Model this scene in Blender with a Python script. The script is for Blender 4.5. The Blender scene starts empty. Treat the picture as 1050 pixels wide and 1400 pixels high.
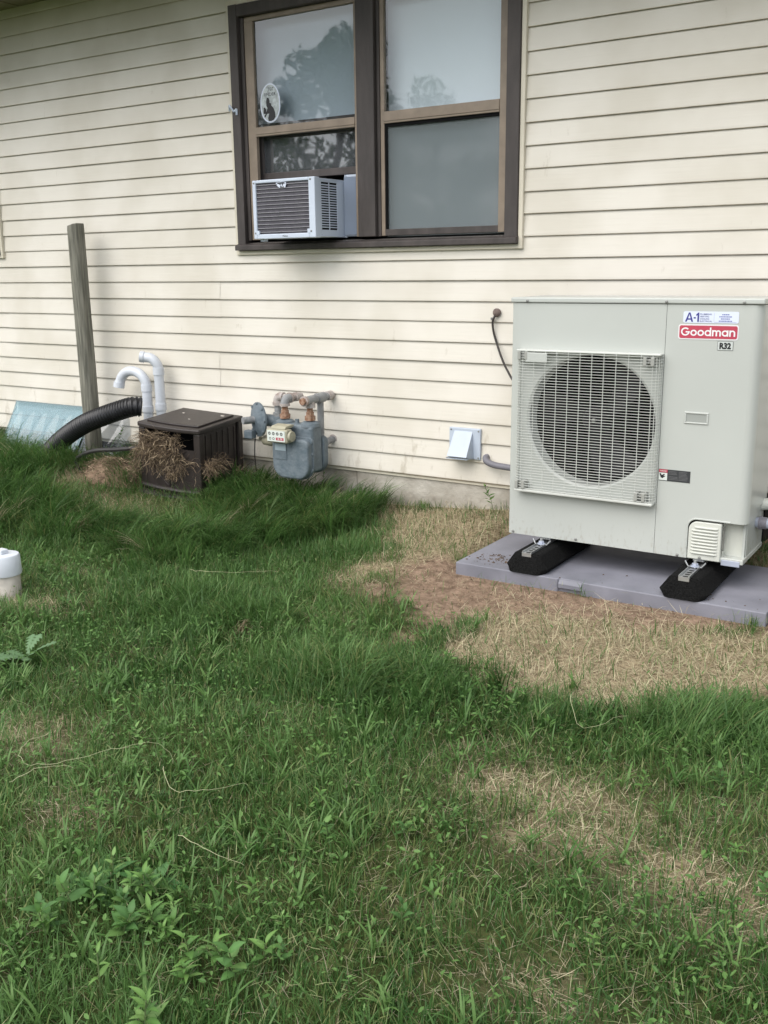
import bpy, math, random
import numpy as np
from mathutils import Vector, Matrix

random.seed(7)
rng = np.random.default_rng(11)
PI = math.pi
scene = bpy.context.scene
COL = scene.collection

# ------------------------------------------------------------------ camera
YAW, PITCH, ROLL = -0.572373, 0.241062, 0.011895
CAM = Vector((0.0, -4.47527, 1.07393))
FPX = 1348.85                                  # focal length for a 1050 x 1400 picture
_cy, _sy, _cp, _sp = math.cos(YAW), math.sin(YAW), math.cos(PITCH), math.sin(PITCH)
FWD = Vector((_sy*_cp, _cy*_cp, -_sp)); R0 = Vector((_cy, -_sy, 0)); D0 = FWD.cross(R0)
RIGHT = R0*math.cos(ROLL) + D0*math.sin(ROLL)
DOWN = D0*math.cos(ROLL) - R0*math.sin(ROLL)
cd = bpy.data.cameras.new('camera'); co = bpy.data.objects.new('camera', cd); COL.objects.link(co)
m = Matrix.Identity(4)
for i in range(3):
    m[i][0] = RIGHT[i]; m[i][1] = -DOWN[i]; m[i][2] = -FWD[i]; m[i][3] = CAM[i]
co.matrix_world = m
cd.sensor_fit = 'VERTICAL'; cd.sensor_height = 36.0; cd.lens = FPX/1400*36.0
cd.clip_start = 0.05; cd.clip_end = 3000
scene.camera = co

# ------------------------------------------------------------------ sky and sun
SUN_EL, SUN_AZ = math.radians(50), math.radians(198)      # azimuth from +Y, clockwise
w = bpy.data.worlds.new('World'); scene.world = w; w.use_nodes = True
nt = w.node_tree; nt.nodes.clear()
wo = nt.nodes.new('ShaderNodeOutputWorld'); bg = nt.nodes.new('ShaderNodeBackground')
sky = nt.nodes.new('ShaderNodeTexSky'); sky.sky_type = 'NISHITA'; sky.sun_disc = False
sky.sun_elevation = SUN_EL; sky.sun_rotation = SUN_AZ; sky.air_density = 1.0; sky.dust_density = 2.0
tc = nt.nodes.new('ShaderNodeTexCoord')
nz = nt.nodes.new('ShaderNodeTexNoise'); nz.inputs['Scale'].default_value = 2.6; nz.inputs['Detail'].default_value = 6
nz.inputs['Roughness'].default_value = .55
mp = nt.nodes.new('ShaderNodeMapping'); mp.inputs['Scale'].default_value = (1, 1, 2.2)
nt.links.new(tc.outputs['Generated'], mp.inputs['Vector']); nt.links.new(mp.outputs['Vector'], nz.inputs['Vector'])
cr = nt.nodes.new('ShaderNodeValToRGB')
cr.color_ramp.elements[0].position = .36; cr.color_ramp.elements[0].color = (.45, .45, .45, 1)
cr.color_ramp.elements[1].position = .66; cr.color_ramp.elements[1].color = (1, 1, 1, 1)
nt.links.new(nz.outputs['Fac'], cr.inputs['Fac'])
mx = nt.nodes.new('ShaderNodeMix'); mx.data_type = 'RGBA'
nt.links.new(cr.outputs['Color'], mx.inputs['Factor']); nt.links.new(sky.outputs['Color'], mx.inputs['A'])
mx.inputs['B'].default_value = (11.0, 11.3, 11.8, 1)
nt.links.new(mx.outputs['Result'], bg.inputs['Color']); bg.inputs['Strength'].default_value = 0.075
nt.links.new(bg.outputs['Background'], wo.inputs['Surface'])

sd = bpy.data.lights.new('sun', 'SUN'); so = bpy.data.objects.new('sun', sd); COL.objects.link(so)
sd.energy = 1.5; sd.angle = math.radians(60); sd.color = (1, .96, .9)
sdir = Vector((math.sin(SUN_AZ)*math.cos(SUN_EL), math.cos(SUN_AZ)*math.cos(SUN_EL), math.sin(SUN_EL)))
so.rotation_euler = sdir.to_track_quat('Z', 'Y').to_euler()

vs = scene.view_settings
vs.view_transform = 'Standard'; vs.look = 'None'; vs.exposure = 1.10; vs.gamma = 1.0; vs.use_curve_mapping = False

# ------------------------------------------------------------------ materials
MATS = {}
def mat(name, col, rough=.6, var=.0, vscale=8.0, bump=0.0, bscale=60.0, metal=0.0, spec=.5, col2=None, vrange=(.35, .65),
        stretch=None, coat=0.0, detail=5):
    """Principled material whose own colour wanders between col and col2 (or a lighter / darker col)."""
    if name in MATS: return MATS[name]
    ma = bpy.data.materials.new(name); ma.use_nodes = True; t = ma.node_tree; N = t.nodes; L = t.links
    b = N['Principled BSDF']; b.inputs['Roughness'].default_value = rough; b.inputs['Metallic'].default_value = metal
    b.inputs['Specular IOR Level'].default_value = spec
    if coat: b.inputs['Coat Weight'].default_value = coat; b.inputs['Coat Roughness'].default_value = .12
    b.inputs['Base Color'].default_value = (*col, 1)
    c = N.new('ShaderNodeTexCoord'); mpn = N.new('ShaderNodeMapping')
    if stretch: mpn.inputs['Scale'].default_value = stretch
    L.new(c.outputs['Object'], mpn.inputs['Vector'])
    if var or col2:
        n = N.new('ShaderNodeTexNoise'); n.inputs['Scale'].default_value = vscale; n.inputs['Detail'].default_value = detail
        L.new(mpn.outputs['Vector'], n.inputs['Vector'])
        r = N.new('ShaderNodeValToRGB'); r.color_ramp.elements[0].position = vrange[0]; r.color_ramp.elements[1].position = vrange[1]
        a = col if col2 else tuple(x*(1-var) for x in col)
        bb = col2 if col2 else tuple(min(1, x*(1+var)) for x in col)
        r.color_ramp.elements[0].color = (*a, 1); r.color_ramp.elements[1].color = (*bb, 1)
        L.new(n.outputs['Fac'], r.inputs['Fac']); L.new(r.outputs['Color'], b.inputs['Base Color'])
    if bump:
        n2 = N.new('ShaderNodeTexNoise'); n2.inputs['Scale'].default_value = bscale; n2.inputs['Detail'].default_value = 4
        L.new(mpn.outputs['Vector'], n2.inputs['Vector'])
        bp = N.new('ShaderNodeBump'); bp.inputs['Strength'].default_value = bump; bp.inputs['Distance'].default_value = .01
        L.new(n2.outputs['Fac'], bp.inputs['Height']); L.new(bp.outputs['Normal'], b.inputs['Normal'])
    MATS[name] = ma; return ma

def leafmat(name, rough=.55, trans=.3, tint=(1, 1, 1)):
    """Foliage: colour from the mesh's per-blade attribute, a share of the light passing through."""
    ma = bpy.data.materials.new(name); ma.use_nodes = True; t = ma.node_tree; N = t.nodes; L = t.links
    b = N['Principled BSDF']; b.inputs['Roughness'].default_value = rough; b.inputs['Specular IOR Level'].default_value = .3
    a = N.new('ShaderNodeAttribute'); a.attribute_name = 'tone'
    L.new(a.outputs['Color'], b.inputs['Base Color'])
    tr = N.new('ShaderNodeBsdfTranslucent'); L.new(a.outputs['Color'], tr.inputs['Color'])
    ms = N.new('ShaderNodeMixShader'); ms.inputs['Fac'].default_value = trans
    L.new(b.outputs['BSDF'], ms.inputs[1]); L.new(tr.outputs['BSDF'], ms.inputs[2])
    L.new(ms.outputs['Shader'], N['Material Output'].inputs['Surface'])
    return ma

def glassmat(name, tint, refl=1.6, rough=.0, wav=.02, milky=0.0, milk=(.6, .65, .68)):
    ma = bpy.data.materials.new(name); ma.use_nodes = True; t = ma.node_tree; N = t.nodes; L = t.links
    N.remove(N['Principled BSDF'])
    tr = N.new('ShaderNodeBsdfTransparent'); tr.inputs['Color'].default_value = (*tint, 1)
    base = tr
    if milky:
        df = N.new('ShaderNodeBsdfDiffuse'); df.inputs['Color'].default_value = (*milk, 1)
        mm = N.new('ShaderNodeMixShader'); mm.inputs['Fac'].default_value = milky
        L.new(tr.outputs['BSDF'], mm.inputs[1]); L.new(df.outputs['BSDF'], mm.inputs[2]); base = mm
    gl = N.new('ShaderNodeBsdfGlossy'); gl.inputs['Roughness'].default_value = rough
    fr = N.new('ShaderNodeFresnel'); fr.inputs['IOR'].default_value = 1.5
    mu = N.new('ShaderNodeMath'); mu.operation = 'MULTIPLY'; mu.use_clamp = True; mu.inputs[1].default_value = refl
    L.new(fr.outputs['Fac'], mu.inputs[0])
    ge = N.new('ShaderNodeNewGeometry'); inv = N.new('ShaderNodeMath'); inv.operation = 'SUBTRACT'; inv.inputs[0].default_value = 1
    L.new(ge.outputs['Backfacing'], inv.inputs[1])                  # both faces of the sheet mirror once, at the front
    m2 = N.new('ShaderNodeMath'); m2.operation = 'MULTIPLY'; L.new(mu.outputs['Value'], m2.inputs[0]); L.new(inv.outputs['Value'], m2.inputs[1]); mu = m2
    ms = N.new('ShaderNodeMixShader'); L.new(mu.outputs['Value'], ms.inputs['Fac'])
    L.new(base.outputs[0], ms.inputs[1]); L.new(gl.outputs['BSDF'], ms.inputs[2])
    L.new(ms.outputs['Shader'], N['Material Output'].inputs['Surface'])
    if wav:
        c = N.new('ShaderNodeTexCoord'); n = N.new('ShaderNodeTexNoise'); n.inputs['Scale'].default_value = 2.5
        L.new(c.outputs['Object'], n.inputs['Vector'])
        bp = N.new('ShaderNodeBump'); bp.inputs['Strength'].default_value = wav; bp.inputs['Distance'].default_value = .05
        L.new(n.outputs['Fac'], bp.inputs['Height']); L.new(bp.outputs['Normal'], gl.inputs['Normal'])
    return ma

M_siding = None
def siding_material():
    ma = bpy.data.materials.new('cream_vinyl'); ma.use_nodes = True; t = ma.node_tree; N = t.nodes; L = t.links
    b = N['Principled BSDF']; b.inputs['Roughness'].default_value = .5; b.inputs['Specular IOR Level'].default_value = .35
    g = N.new('ShaderNodeNewGeometry')
    n1 = N.new('ShaderNodeTexNoise'); n1.inputs['Scale'].default_value = 2.3; n1.inputs['Detail'].default_value = 3
    L.new(g.outputs['Position'], n1.inputs['Vector'])
    r1 = N.new('ShaderNodeValToRGB'); r1.color_ramp.elements[0].position = .38; r1.color_ramp.elements[1].position = .60
    r1.color_ramp.elements[0].color = (.64, .60, .52, 1); r1.color_ramp.elements[1].color = (.722, .684, .612, 1)
    L.new(n1.outputs['Fac'], r1.inputs['Fac'])
    # fine grime specks and drips
    m2 = N.new('ShaderNodeMapping'); m2.inputs['Scale'].default_value = (14, 14, 5)
    L.new(g.outputs['Position'], m2.inputs['Vector'])
    n2 = N.new('ShaderNodeTexNoise'); n2.inputs['Scale'].default_value = 1.0; n2.inputs['Detail'].default_value = 8; n2.inputs['Roughness'].default_value = .7
    L.new(m2.outputs['Vector'], n2.inputs['Vector'])
    r2 = N.new('ShaderNodeValToRGB'); r2.color_ramp.elements[0].position = .64; r2.color_ramp.elements[1].position = .80
    r2.color_ramp.elements[0].color = (0, 0, 0, 1); r2.color_ramp.elements[1].color = (.55, .55, .55, 1)
    sz = N.new('ShaderNodeSeparateXYZ'); L.new(g.outputs['Position'], sz.inputs['Vector'])
    mr = N.new('ShaderNodeMapRange'); mr.inputs['From Min'].default_value = .0; mr.inputs['From Max'].default_value = .45
    mr.inputs['To Min'].default_value = .13; mr.inputs['To Max'].default_value = 0; L.new(sz.outputs['Z'], mr.inputs['Value'])
    ad = N.new('ShaderNodeMath'); ad.operation = 'ADD'; L.new(n2.outputs['Fac'], ad.inputs[0]); L.new(mr.outputs['Result'], ad.inputs[1])   # mud splashed up by rain
    L.new(ad.outputs['Value'], r2.inputs['Fac'])
    mx = N.new('ShaderNodeMix'); mx.data_type = 'RGBA'; mx.inputs['B'].default_value = (.30, .25, .17, 1)
    L.new(r2.outputs['Color'], mx.inputs['Factor']); L.new(r1.outputs['Color'], mx.inputs['A'])
    L.new(mx.outputs['Result'], b.inputs['Base Color'])
    m3 = N.new('ShaderNodeMapping'); m3.inputs['Scale'].default_value = (3, 3, 60)
    L.new(g.outputs['Position'], m3.inputs['Vector'])
    n3 = N.new('ShaderNodeTexNoise'); n3.inputs['Scale'].default_value = 1.5; n3.inputs['Detail'].default_value = 4
    L.new(m3.outputs['Vector'], n3.inputs['Vector'])
    bp = N.new('ShaderNodeBump'); bp.inputs['Strength'].default_value = .25; bp.inputs['Distance'].default_value = .003
    L.new(n3.outputs['Fac'], bp.inputs['Height']); L.new(bp.outputs['Normal'], b.inputs['Normal'])
    return ma
M_siding = siding_material()
M_cream = mat('cream_trim', (.66, .61, .50), .45, .06, 5)
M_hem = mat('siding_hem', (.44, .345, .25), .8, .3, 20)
M_brown = mat('brown_paint', (.060, .050, .047), .6, .22, 14, .25, 90, stretch=(1, 1, .25))
M_tan = mat('tan_aluminium', (.26, .205, .155), .45, .12, 12, .1, 120)
M_black = mat('black_gap', (.008, .008, .008), .8)
M_conc = mat('concrete', (.25, .22, .175), .9, .0, 6, .9, 28, col2=(.48, .45, .395), vrange=(.28, .66), detail=10)
M_soffit = mat('soffit_paint', (.24, .21, .14), .6, .1, 6)
M_roof = mat('shingles', (.07, .065, .06), .9, .3, 12, .4, 40)
M_cab = mat('beige_grey_steel', (.45, .468, .442), .26, .03, 2.2, .05, 4, spec=.5)
def splash(ma, z0, z1, col, thr=.60, sc=(60, 60, 22)):
    t = ma.node_tree; N = t.nodes; L = t.links; b = N['Principled BSDF']; src = b.inputs['Base Color'].links[0].from_socket
    g = N.new('ShaderNodeNewGeometry'); mpn = N.new('ShaderNodeMapping'); mpn.inputs['Scale'].default_value = sc
    L.new(g.outputs['Position'], mpn.inputs['Vector'])
    n = N.new('ShaderNodeTexNoise'); n.inputs['Scale'].default_value = 1; n.inputs['Detail'].default_value = 7; n.inputs['Roughness'].default_value = .7
    L.new(mpn.outputs['Vector'], n.inputs['Vector'])
    sx = N.new('ShaderNodeSeparateXYZ'); L.new(g.outputs['Position'], sx.inputs['Vector'])
    mr = N.new('ShaderNodeMapRange'); mr.inputs['From Min'].default_value = z0; mr.inputs['From Max'].default_value = z1
    mr.inputs['To Min'].default_value = .14; mr.inputs['To Max'].default_value = -.02; L.new(sx.outputs['Z'], mr.inputs['Value'])
    ad = N.new('ShaderNodeMath'); ad.operation = 'ADD'; L.new(n.outputs['Fac'], ad.inputs[0]); L.new(mr.outputs['Result'], ad.inputs[1])
    r = N.new('ShaderNodeValToRGB'); r.color_ramp.elements[0].position = thr; r.color_ramp.elements[1].position = thr+.16
    r.color_ramp.elements[0].color = (0, 0, 0, 1); r.color_ramp.elements[1].color = (.5, .5, .5, 1); L.new(ad.outputs['Value'], r.inputs['Fac'])
    mx = N.new('ShaderNodeMix'); mx.data_type = 'RGBA'; mx.inputs['B'].default_value = (*col, 1)
    L.new(r.outputs['Color'], mx.inputs['Factor']); L.new(src, mx.inputs['A']); L.new(mx.outputs['Result'], b.inputs['Base Color'])
splash(M_cab, -.05, .16, (.26, .22, .165), .64)
M_grille = mat('grille_steel', (.52, .535, .50), .4, .03, 5)
M_cover = mat('cream_plastic', (.54, .55, .50), .45, .02, 6)
M_fan = mat('fan_black', (.010, .009, .011), .55, .2, 9, spec=.25)
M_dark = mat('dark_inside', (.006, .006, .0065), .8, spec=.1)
M_zinc = mat('zinc_steel', (.52, .53, .54), .38, .15, 30, .1, 100, metal=.85)
M_screw = mat('screw_steel', (.25, .25, .24), .45, .1, 30, metal=.6)
M_rubber = mat('recycled_rubber', (.0065, .0065, .0065), .95, .6, 160, .8, 220, spec=.15)
M_pad = mat('grey_plastic_pad', (.158, .160, .188), .6, .0, 6, .1, 160, col2=(.215, .216, .252), detail=8)
M_white = mat('white_plastic', (.47, .53, .62), .4, .03, 6)
M_pvc = mat('white_pvc', (.58, .61, .66), .35, .05, 7)
M_pvcold = mat('stained_pvc', (.52, .48, .43), .5, .2, 16)
M_acwhite = mat('ac_white_plastic', (.56, .62, .72), .42, .03, 5)
M_fin = mat('aluminium_fins', (.085, .08, .095), .5, .15, 40, metal=.3)
M_line = mat('fin_line', (.50, .50, .53), .4, metal=.4)
M_meter = mat('grey_blue_paint', (.095, .125, .148), .5, .0, 26, .3, 70, col2=(.155, .185, .208), vrange=(.3, .7), detail=9)
M_pipe = mat('grey_pipe_paint', (.19, .195, .20), .55, .0, 24, .3, 80, col2=(.29, .295, .30), detail=9)
M_pipew = mat('weathered_pipe_paint', (.42, .38, .36), .6, .0, 22, .3, 60, col2=(.22, .15, .12), vrange=(.45, .75))
M_rust = mat('rust', (.20, .095, .05), .85, .0, 60, .6, 90, col2=(.38, .25, .18), detail=9)
M_index = mat('beige_index', (.36, .34, .25), .5, .1, 12)
M_dial = mat('dial_white', (.62, .66, .62), .4)
M_red = mat('label_red', (.44, .05, .085), .4, .04, 6)
M_navy = mat('print_navy', (.035, .035, .22), .5)
M_ink = mat('print_black', (.012, .012, .014), .5)
M_paper = mat('sticker_white', (.64, .69, .80), .35)
M_sticker = mat('decal_silver', (.42, .46, .47), .5, .25, 60)
M_wellblue = glassmat('blue_translucent_plastic', (.70, .84, .89), .9, .18, .05, .30, (.48, .60, .64))
M_clear = glassmat('clear_plastic', (.80, .82, .84), 1.3, .08, .05, .18, (.42, .45, .48))
M_bin = mat('brown_resin', (.030, .023, .021), .45, .2, 10, .15, 120)
M_corr = mat('black_corrugated', (.010, .010, .012), .42, .2, 20)
M_hose = mat('black_hose', (.03, .028, .027), .6, .2, 30)
M_wood = mat('weathered_wood', (.12, .118, .095), .85, .0, 9, .8, 40, col2=(.26, .25, .205), stretch=(9, 9, .6), detail=9)
M_wood2 = mat('brown_stick', (.30, .19, .12), .8, .2, 30)
M_cond = mat('grey_conduit', (.17, .165, .19), .5, .08, 20)
M_conduitlight = mat('light_grey_conduit', (.36, .39, .47), .4, .08, 15)
M_cable = mat('black_cable', (.035, .028, .025), .5)
M_putty = mat('brown_putty', (.17, .13, .115), .9, .2, 60, .5, 80)
M_glass = glassmat('window_glass', (.93, .95, .96), 2.8, .020, .03)
M_glassd = glassmat('inner_glass', (.75, .78, .80), 4.8, .022, .02, .30, (.20, .215, .23))  # grey milk imitates the pale haze of reflected trees
M_screen = None
M_shade = mat('window_shade', (.47, .53, .575), .8, .03, 2)
M_shadeR = mat('pale_window_shade', (.80, .86, .89), .8, .03, 2)
M_shaded = mat('grey_window_film', (.46, .495, .515), .8, .04, 2)
M_film = glassmat('screened_glass', (.9, .93, .94), .75, .04, .012, .35, (.27, .295, .305))
M_room = mat('room_paint', (.10, .10, .10), .9)
M_soil = mat('soil', (.13, .085, .055), .95, .0, 14, .9, 70, col2=(.25, .17, .115), detail=10)
M_clod = mat('soil_clods', (.20, .14, .092), .95, .35, 30, .5, 120)
M_grass = leafmat('grass_blades', .42, .40)
M_weed = leafmat('weed_leaves', .5, .3)
M_dry = leafmat('dry_straw', .8, .15)
M_bark = mat('bark', (.07, .055, .045), .95, .3, 10, .8, 20)

# ------------------------------------------------------------------ mesh builder
ORIG = {}
class MB:
    def __init__(s): s.v = []; s.f = []; s.sm = []
    def add(s, vs, fs, smooth=False):
        o = len(s.v); s.v += [tuple(x) for x in vs]
        for f in fs: s.f.append([i+o for i in f]); s.sm.append(smooth)
        return s
    def box(s, x0, x1, y0, y1, z0, z1):
        v = [(x0,y0,z0),(x1,y0,z0),(x1,y1,z0),(x0,y1,z0),(x0,y0,z1),(x1,y0,z1),(x1,y1,z1),(x0,y1,z1)]
        return s.add(v, [(0,3,2,1),(4,5,6,7),(0,1,5,4),(1,2,6,5),(2,3,7,6),(3,0,4,7)])
    def obox(s, c, ax, ay, az):
        c, ax, ay, az = map(Vector, (c, ax, ay, az))
        v = [c+ax*i+ay*j+az*k for k in (-1,1) for i, j in ((-1,-1),(1,-1),(1,1),(-1,1))]
        return s.add(v, [(0,3,2,1),(4,5,6,7),(0,1,5,4),(1,2,6,5),(2,3,7,6),(3,0,4,7)])
    def tube(s, pts, r, n=12, caps=True, smooth=True):
        pts = [Vector(p) for p in pts]; k = len(pts)
        rs = r if isinstance(r, (list, tuple)) else [r]*k
        up = None; vs = []
        for i, p in enumerate(pts):
            t = (pts[min(i+1, k-1)] - pts[max(i-1, 0)])
            t = t.normalized() if t.length > 1e-9 else Vector((0,0,1))
            if up is None: up = Vector((0,0,1)) if abs(t.z) < .9 else Vector((1,0,0))
            a = (up - t*up.dot(t))
            if a.length < 1e-6: a = t.orthogonal()
            a.normalize(); up = a; b = t.cross(a)
            for j in range(n):
                th = 2*PI*j/n; vs.append(p + (a*math.cos(th) + b*math.sin(th))*rs[i])
        fs = []
        for i in range(k-1):
            for j in range(n):
                a = i*n+j; b = i*n+(j+1)%n; fs.append((a, b, b+n, a+n))
        s.add(vs, fs, smooth)
        if caps:
            s.add(vs[:n], [tuple(range(n-1,-1,-1))]); s.add(vs[-n:], [tuple(range(n))])
        return s
    def cyl(s, a, b, r, n=16, r2=None): return s.tube([a, b], [r, r if r2 is None else r2], n)
    def lathe(s, c, axis, prof, n=32):
        """prof: list of (distance along axis, radius)"""
        c = Vector(c); t = Vector(axis).normalized(); a = t.orthogonal().normalized(); b = t.cross(a); vs = []
        for h, r in prof:
            for j in range(n):
                th = 2*PI*j/n; vs.append(c + t*h + (a*math.cos(th)+b*math.sin(th))*r)
        fs = [(i*n+j, i*n+(j+1)%n, (i+1)*n+(j+1)%n, (i+1)*n+j) for i in range(len(prof)-1) for j in range(n)]
        return s.add(vs, fs, True)
    def prism(s, poly, d0, d1, axis='y'):
        """extrude a polygon of (u, v) from d0 to d1; axis y: (x,z), axis x: (y,z), axis z: (x,y)"""
        def P(u, v, d): return {'y': (u, d, v), 'x': (d, u, v), 'z': (u, v, d)}[axis]
        n = len(poly); v = [P(a, b, d0) for a, b in poly] + [P(a, b, d1) for a, b in poly]
        f = [tuple(range(n)), tuple(range(2*n-1, n-1, -1))] + [(i, i+n, (i+1)%n+n, (i+1)%n) for i in range(n)]
        return s.add(v, f)
    def quad(s, a, b, c, d): return s.add([a, b, c, d], [(0,1,2,3)])
    def build(s, name, ma, parent=None, loc=(0,0,0), bevel=0, seg=2, local=False, solid=0, sharp=35):
        off = Vector((0,0,0)) if local else (ORIG[parent] if parent is not None else Vector(loc))
        me = bpy.data.meshes.new(name)
        me.from_pydata([(x-off.x, y-off.y, z-off.z) for x, y, z in s.v], [], s.f)
        me.polygons.foreach_set('use_smooth', s.sm)
        if any(s.sm): me.set_sharp_from_angle(angle=math.radians(sharp))
        me.materials.append(ma)
        o = link(name, me, parent)
        if parent is None and not local: o.location = loc; ORIG[o] = Vector(loc)
        else: ORIG[o] = off
        import bmesh
        bm = bmesh.new(); bm.from_mesh(me); bmesh.ops.recalc_face_normals(bm, faces=bm.faces); bm.to_mesh(me); bm.free()
        if bevel:
            md = o.modifiers.new('bevel', 'BEVEL'); md.width = bevel; md.segments = seg; md.limit_method = 'ANGLE'
            md.angle_limit = math.radians(40)
        return o
def link(name, data, parent=None):
    o = bpy.data.objects.new(name, data); COL.objects.link(o)
    if parent is not None: o.parent = parent
    return o
def tag(o, label=None, cat=None, group=None, kind=None):
    for k, v in (('label', label), ('category', cat), ('group', group), ('kind', kind)):
        if v: o[k] = v
    return o
def thing(name, label, cat, loc=(0,0,0), rz=0, group=None):
    o = bpy.data.objects.new(name, None); COL.objects.link(o); o.empty_display_size = .05
    o.location = loc; o.rotation_euler = (0, 0, rz); ORIG[o] = Vector(loc)
    return tag(o, label, cat, group)
def dup(o, parent=None):
    c = o.copy(); COL.objects.link(c)
    if parent is not None: c.parent = parent
    for ch in list(o.children): dup(ch, c)
    return c
def rrect(x0, x1, z0, z1, r, n=5, rs=None):
    """rounded rectangle outline, counter-clockwise; rs = radii (bl, br, tr, tl)"""
    rs = rs or (r, r, r, r); out = []
    for (cx, cz, a0, q) in ((x0, z0, PI, rs[0]), (x1, z0, 1.5*PI, rs[1]), (x1, z1, 0, rs[2]), (x0, z1, .5*PI, rs[3])):
        if q <= 0: out.append((cx, cz)); continue
        ox = cx + (q if cx == x0 else -q); oz = cz + (q if cz == z0 else -q)
        for i in range(n+1):
            a = a0 + .5*PI*i/n; out.append((ox + q*math.cos(a), oz + q*math.sin(a)))
    return out
def arc(c, u, v, r, a0, a1, n):
    c, u, v = Vector(c), Vector(u), Vector(v)
    return [c + u*(r*math.cos(a0+(a1-a0)*i/n)) + v*(r*math.sin(a0+(a1-a0)*i/n)) for i in range(n+1)]
def smooth_path(pts, n=6):
    P = [Vector(p) for p in pts]; out = []
    for i in range(len(P)-1):
        p0, p1, p2, p3 = P[max(i-1,0)], P[i], P[i+1], P[min(i+2, len(P)-1)]
        for k in range(n):
            t = k/n
            out.append(.5*((2*p1) + (-p0+p2)*t + (2*p0-5*p1+4*p2-p3)*t*t + (-p0+3*p1-3*p2+p3)*t**3))
    out.append(P[-1]); return out
def text(name, body, x0, x1, z0, z1, y, ma, parent, bold=0.0):
    """flat lettering filling the box x0..x1, z0..z1 on the plane y (read from -y)"""
    cu = bpy.data.curves.new(name, 'FONT'); cu.body = body; cu.offset = bold; cu.align_x = 'LEFT'; cu.resolution_u = 3
    t = bpy.data.objects.new(name, cu); COL.objects.link(t)
    bpy.context.view_layer.update()
    me = bpy.data.meshes.new_from_object(t.evaluated_get(bpy.context.evaluated_depsgraph_get()))
    bpy.data.objects.remove(t)
    n = len(me.vertices); a = np.zeros(n*3); me.vertices.foreach_get('co', a); a = a.reshape(-1, 3)
    lo, hi = a.min(0), a.max(0)
    u = (a[:,0]-lo[0])/(hi[0]-lo[0])*(x1-x0)+x0; v = (a[:,1]-lo[1])/(hi[1]-lo[1])*(z1-z0)+z0
    off = ORIG[parent]
    me.vertices.foreach_set('co', np.stack([u-off.x, np.full(n, y-off.y), v-off.z], 1).ravel())
    me.materials.clear(); me.materials.append(ma); me.update()
    o = link(name, me, parent); ORIG[o] = off; return o

# value noise for numpy
_tab = np.random.default_rng(3).random((256, 256))
def vnoise(x, y, s=1.0, o=0):
    x = np.asarray(x, float)*s + 37.3*o + 1000; y = np.asarray(y, float)*s + 11.7*o + 1000
    xi, yi = np.floor(x).astype(int), np.floor(y).astype(int); fx, fy = x-xi, y-yi
    fx = fx*fx*(3-2*fx); fy = fy*fy*(3-2*fy)
    g = lambda a, b: _tab[a % 256, b % 256]
    return (g(xi,yi)*(1-fx)+g(xi+1,yi)*fx)*(1-fy) + (g(xi,yi+1)*(1-fx)+g(xi+1,yi+1)*fx)*fy
def sstep(a, b, x): t = np.clip((np.asarray(x, float)-a)/(b-a), 0, 1); return t*t*(3-2*t)

# ------------------------------------------------------------------ ground
PADX0, PADX1, PADY0, PADY1 = -1.946, -.668, -.892, -.305
def gz(x, y):
    x = np.asarray(x, float); y = np.asarray(y, float)
    base = -.215 + .03*(vnoise(x, y, 1.1, 1)-.5) + .014*(vnoise(x, y, 4, 2)-.5)
    rise = np.interp(x, [-30, -8, -5, -4.6, -4.3, -3.9, -3.5, -3.1, -2.7, -2.1, -1.5, 0, 30],
                        [-.15, -.11, -.105, -.125, -.145, -.15, -.18, -.205, -.18, -.130, -.135, -.13, -.15])
    rise = rise + .02*(vnoise(x, y, 5, 3)-.5)
    left = sstep(-3.3, -3.9, x)
    t = sstep(-1.25, -.1, y)*(1-left) + sstep(-1.6, -.6, y)*left
    z = base*(1-t) + rise*t
    z = z - .03*np.exp(-((x+3.85)/.5)**2-((y+.85)/.3)**2)
    inp = sstep(PADX0-.10, PADX0, x)*sstep(PADX1+.10, PADX1, x)*sstep(PADY0-.06, PADY0, y)*sstep(PADY1+.12, PADY1+.02, y)
    z = z*(1-inp) + (-.205)*inp
    far = sstep(5, 40, np.hypot(x, y+3)); z = z*(1-far) + (-.3)*far
    return z
def poly_dist(x, y, poly):
    """signed distance to a polygon, negative inside"""
    x = np.asarray(x, float); y = np.asarray(y, float); d = np.full(x.shape, 1e9); ins = np.zeros(x.shape, bool); n = len(poly)
    for i in range(n):
        ax, ay = poly[i]; bx, by = poly[(i+1) % n]; ex, ey = bx-ax, by-ay
        t = np.clip(((x-ax)*ex+(y-ay)*ey)/(ex*ex+ey*ey), 0, 1)
        d = np.minimum(d, np.hypot(x-ax-t*ex, y-ay-t*ey))
        c = ((ay > y) != (by > y)) & (x < (bx-ax)*(y-ay)/((by-ay) if by != ay else 1e-12)+ax)
        ins ^= c
    return np.where(ins, -d, d)
DIRT = [(-1.90,-.80), (-2.05,-.80), (-2.13,-1.0), (-2.09,-1.22), (-1.92,-1.53), (-1.74,-1.72), (-1.66,-1.52), (-1.56,-1.22), (-1.13,-1.14), (-.62,-1.06), (-.2,-1.04), (.3,-1.0), (.3,-.7), (-.6,-.8)]
STRAW = [(-1.62,-1.30), (-1.46,-1.66), (-1.22,-1.83), (-1.0,-1.74), (-.84,-1.60), (-.55,-1.45), (-.25,-1.4), (.3,-1.4), (.3,-.85), (-.62,-.93), (-1.13,-1.0), (-1.45,-1.15)]
WALLSTRAW = [(-3.12,0.05), (-2.98,-.22), (-2.62,-.52), (-2.40,-.80), (-2.26,-1.05), (-2.0,-1.05), (-1.9,-.6), (-1.9,.05)]
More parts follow.
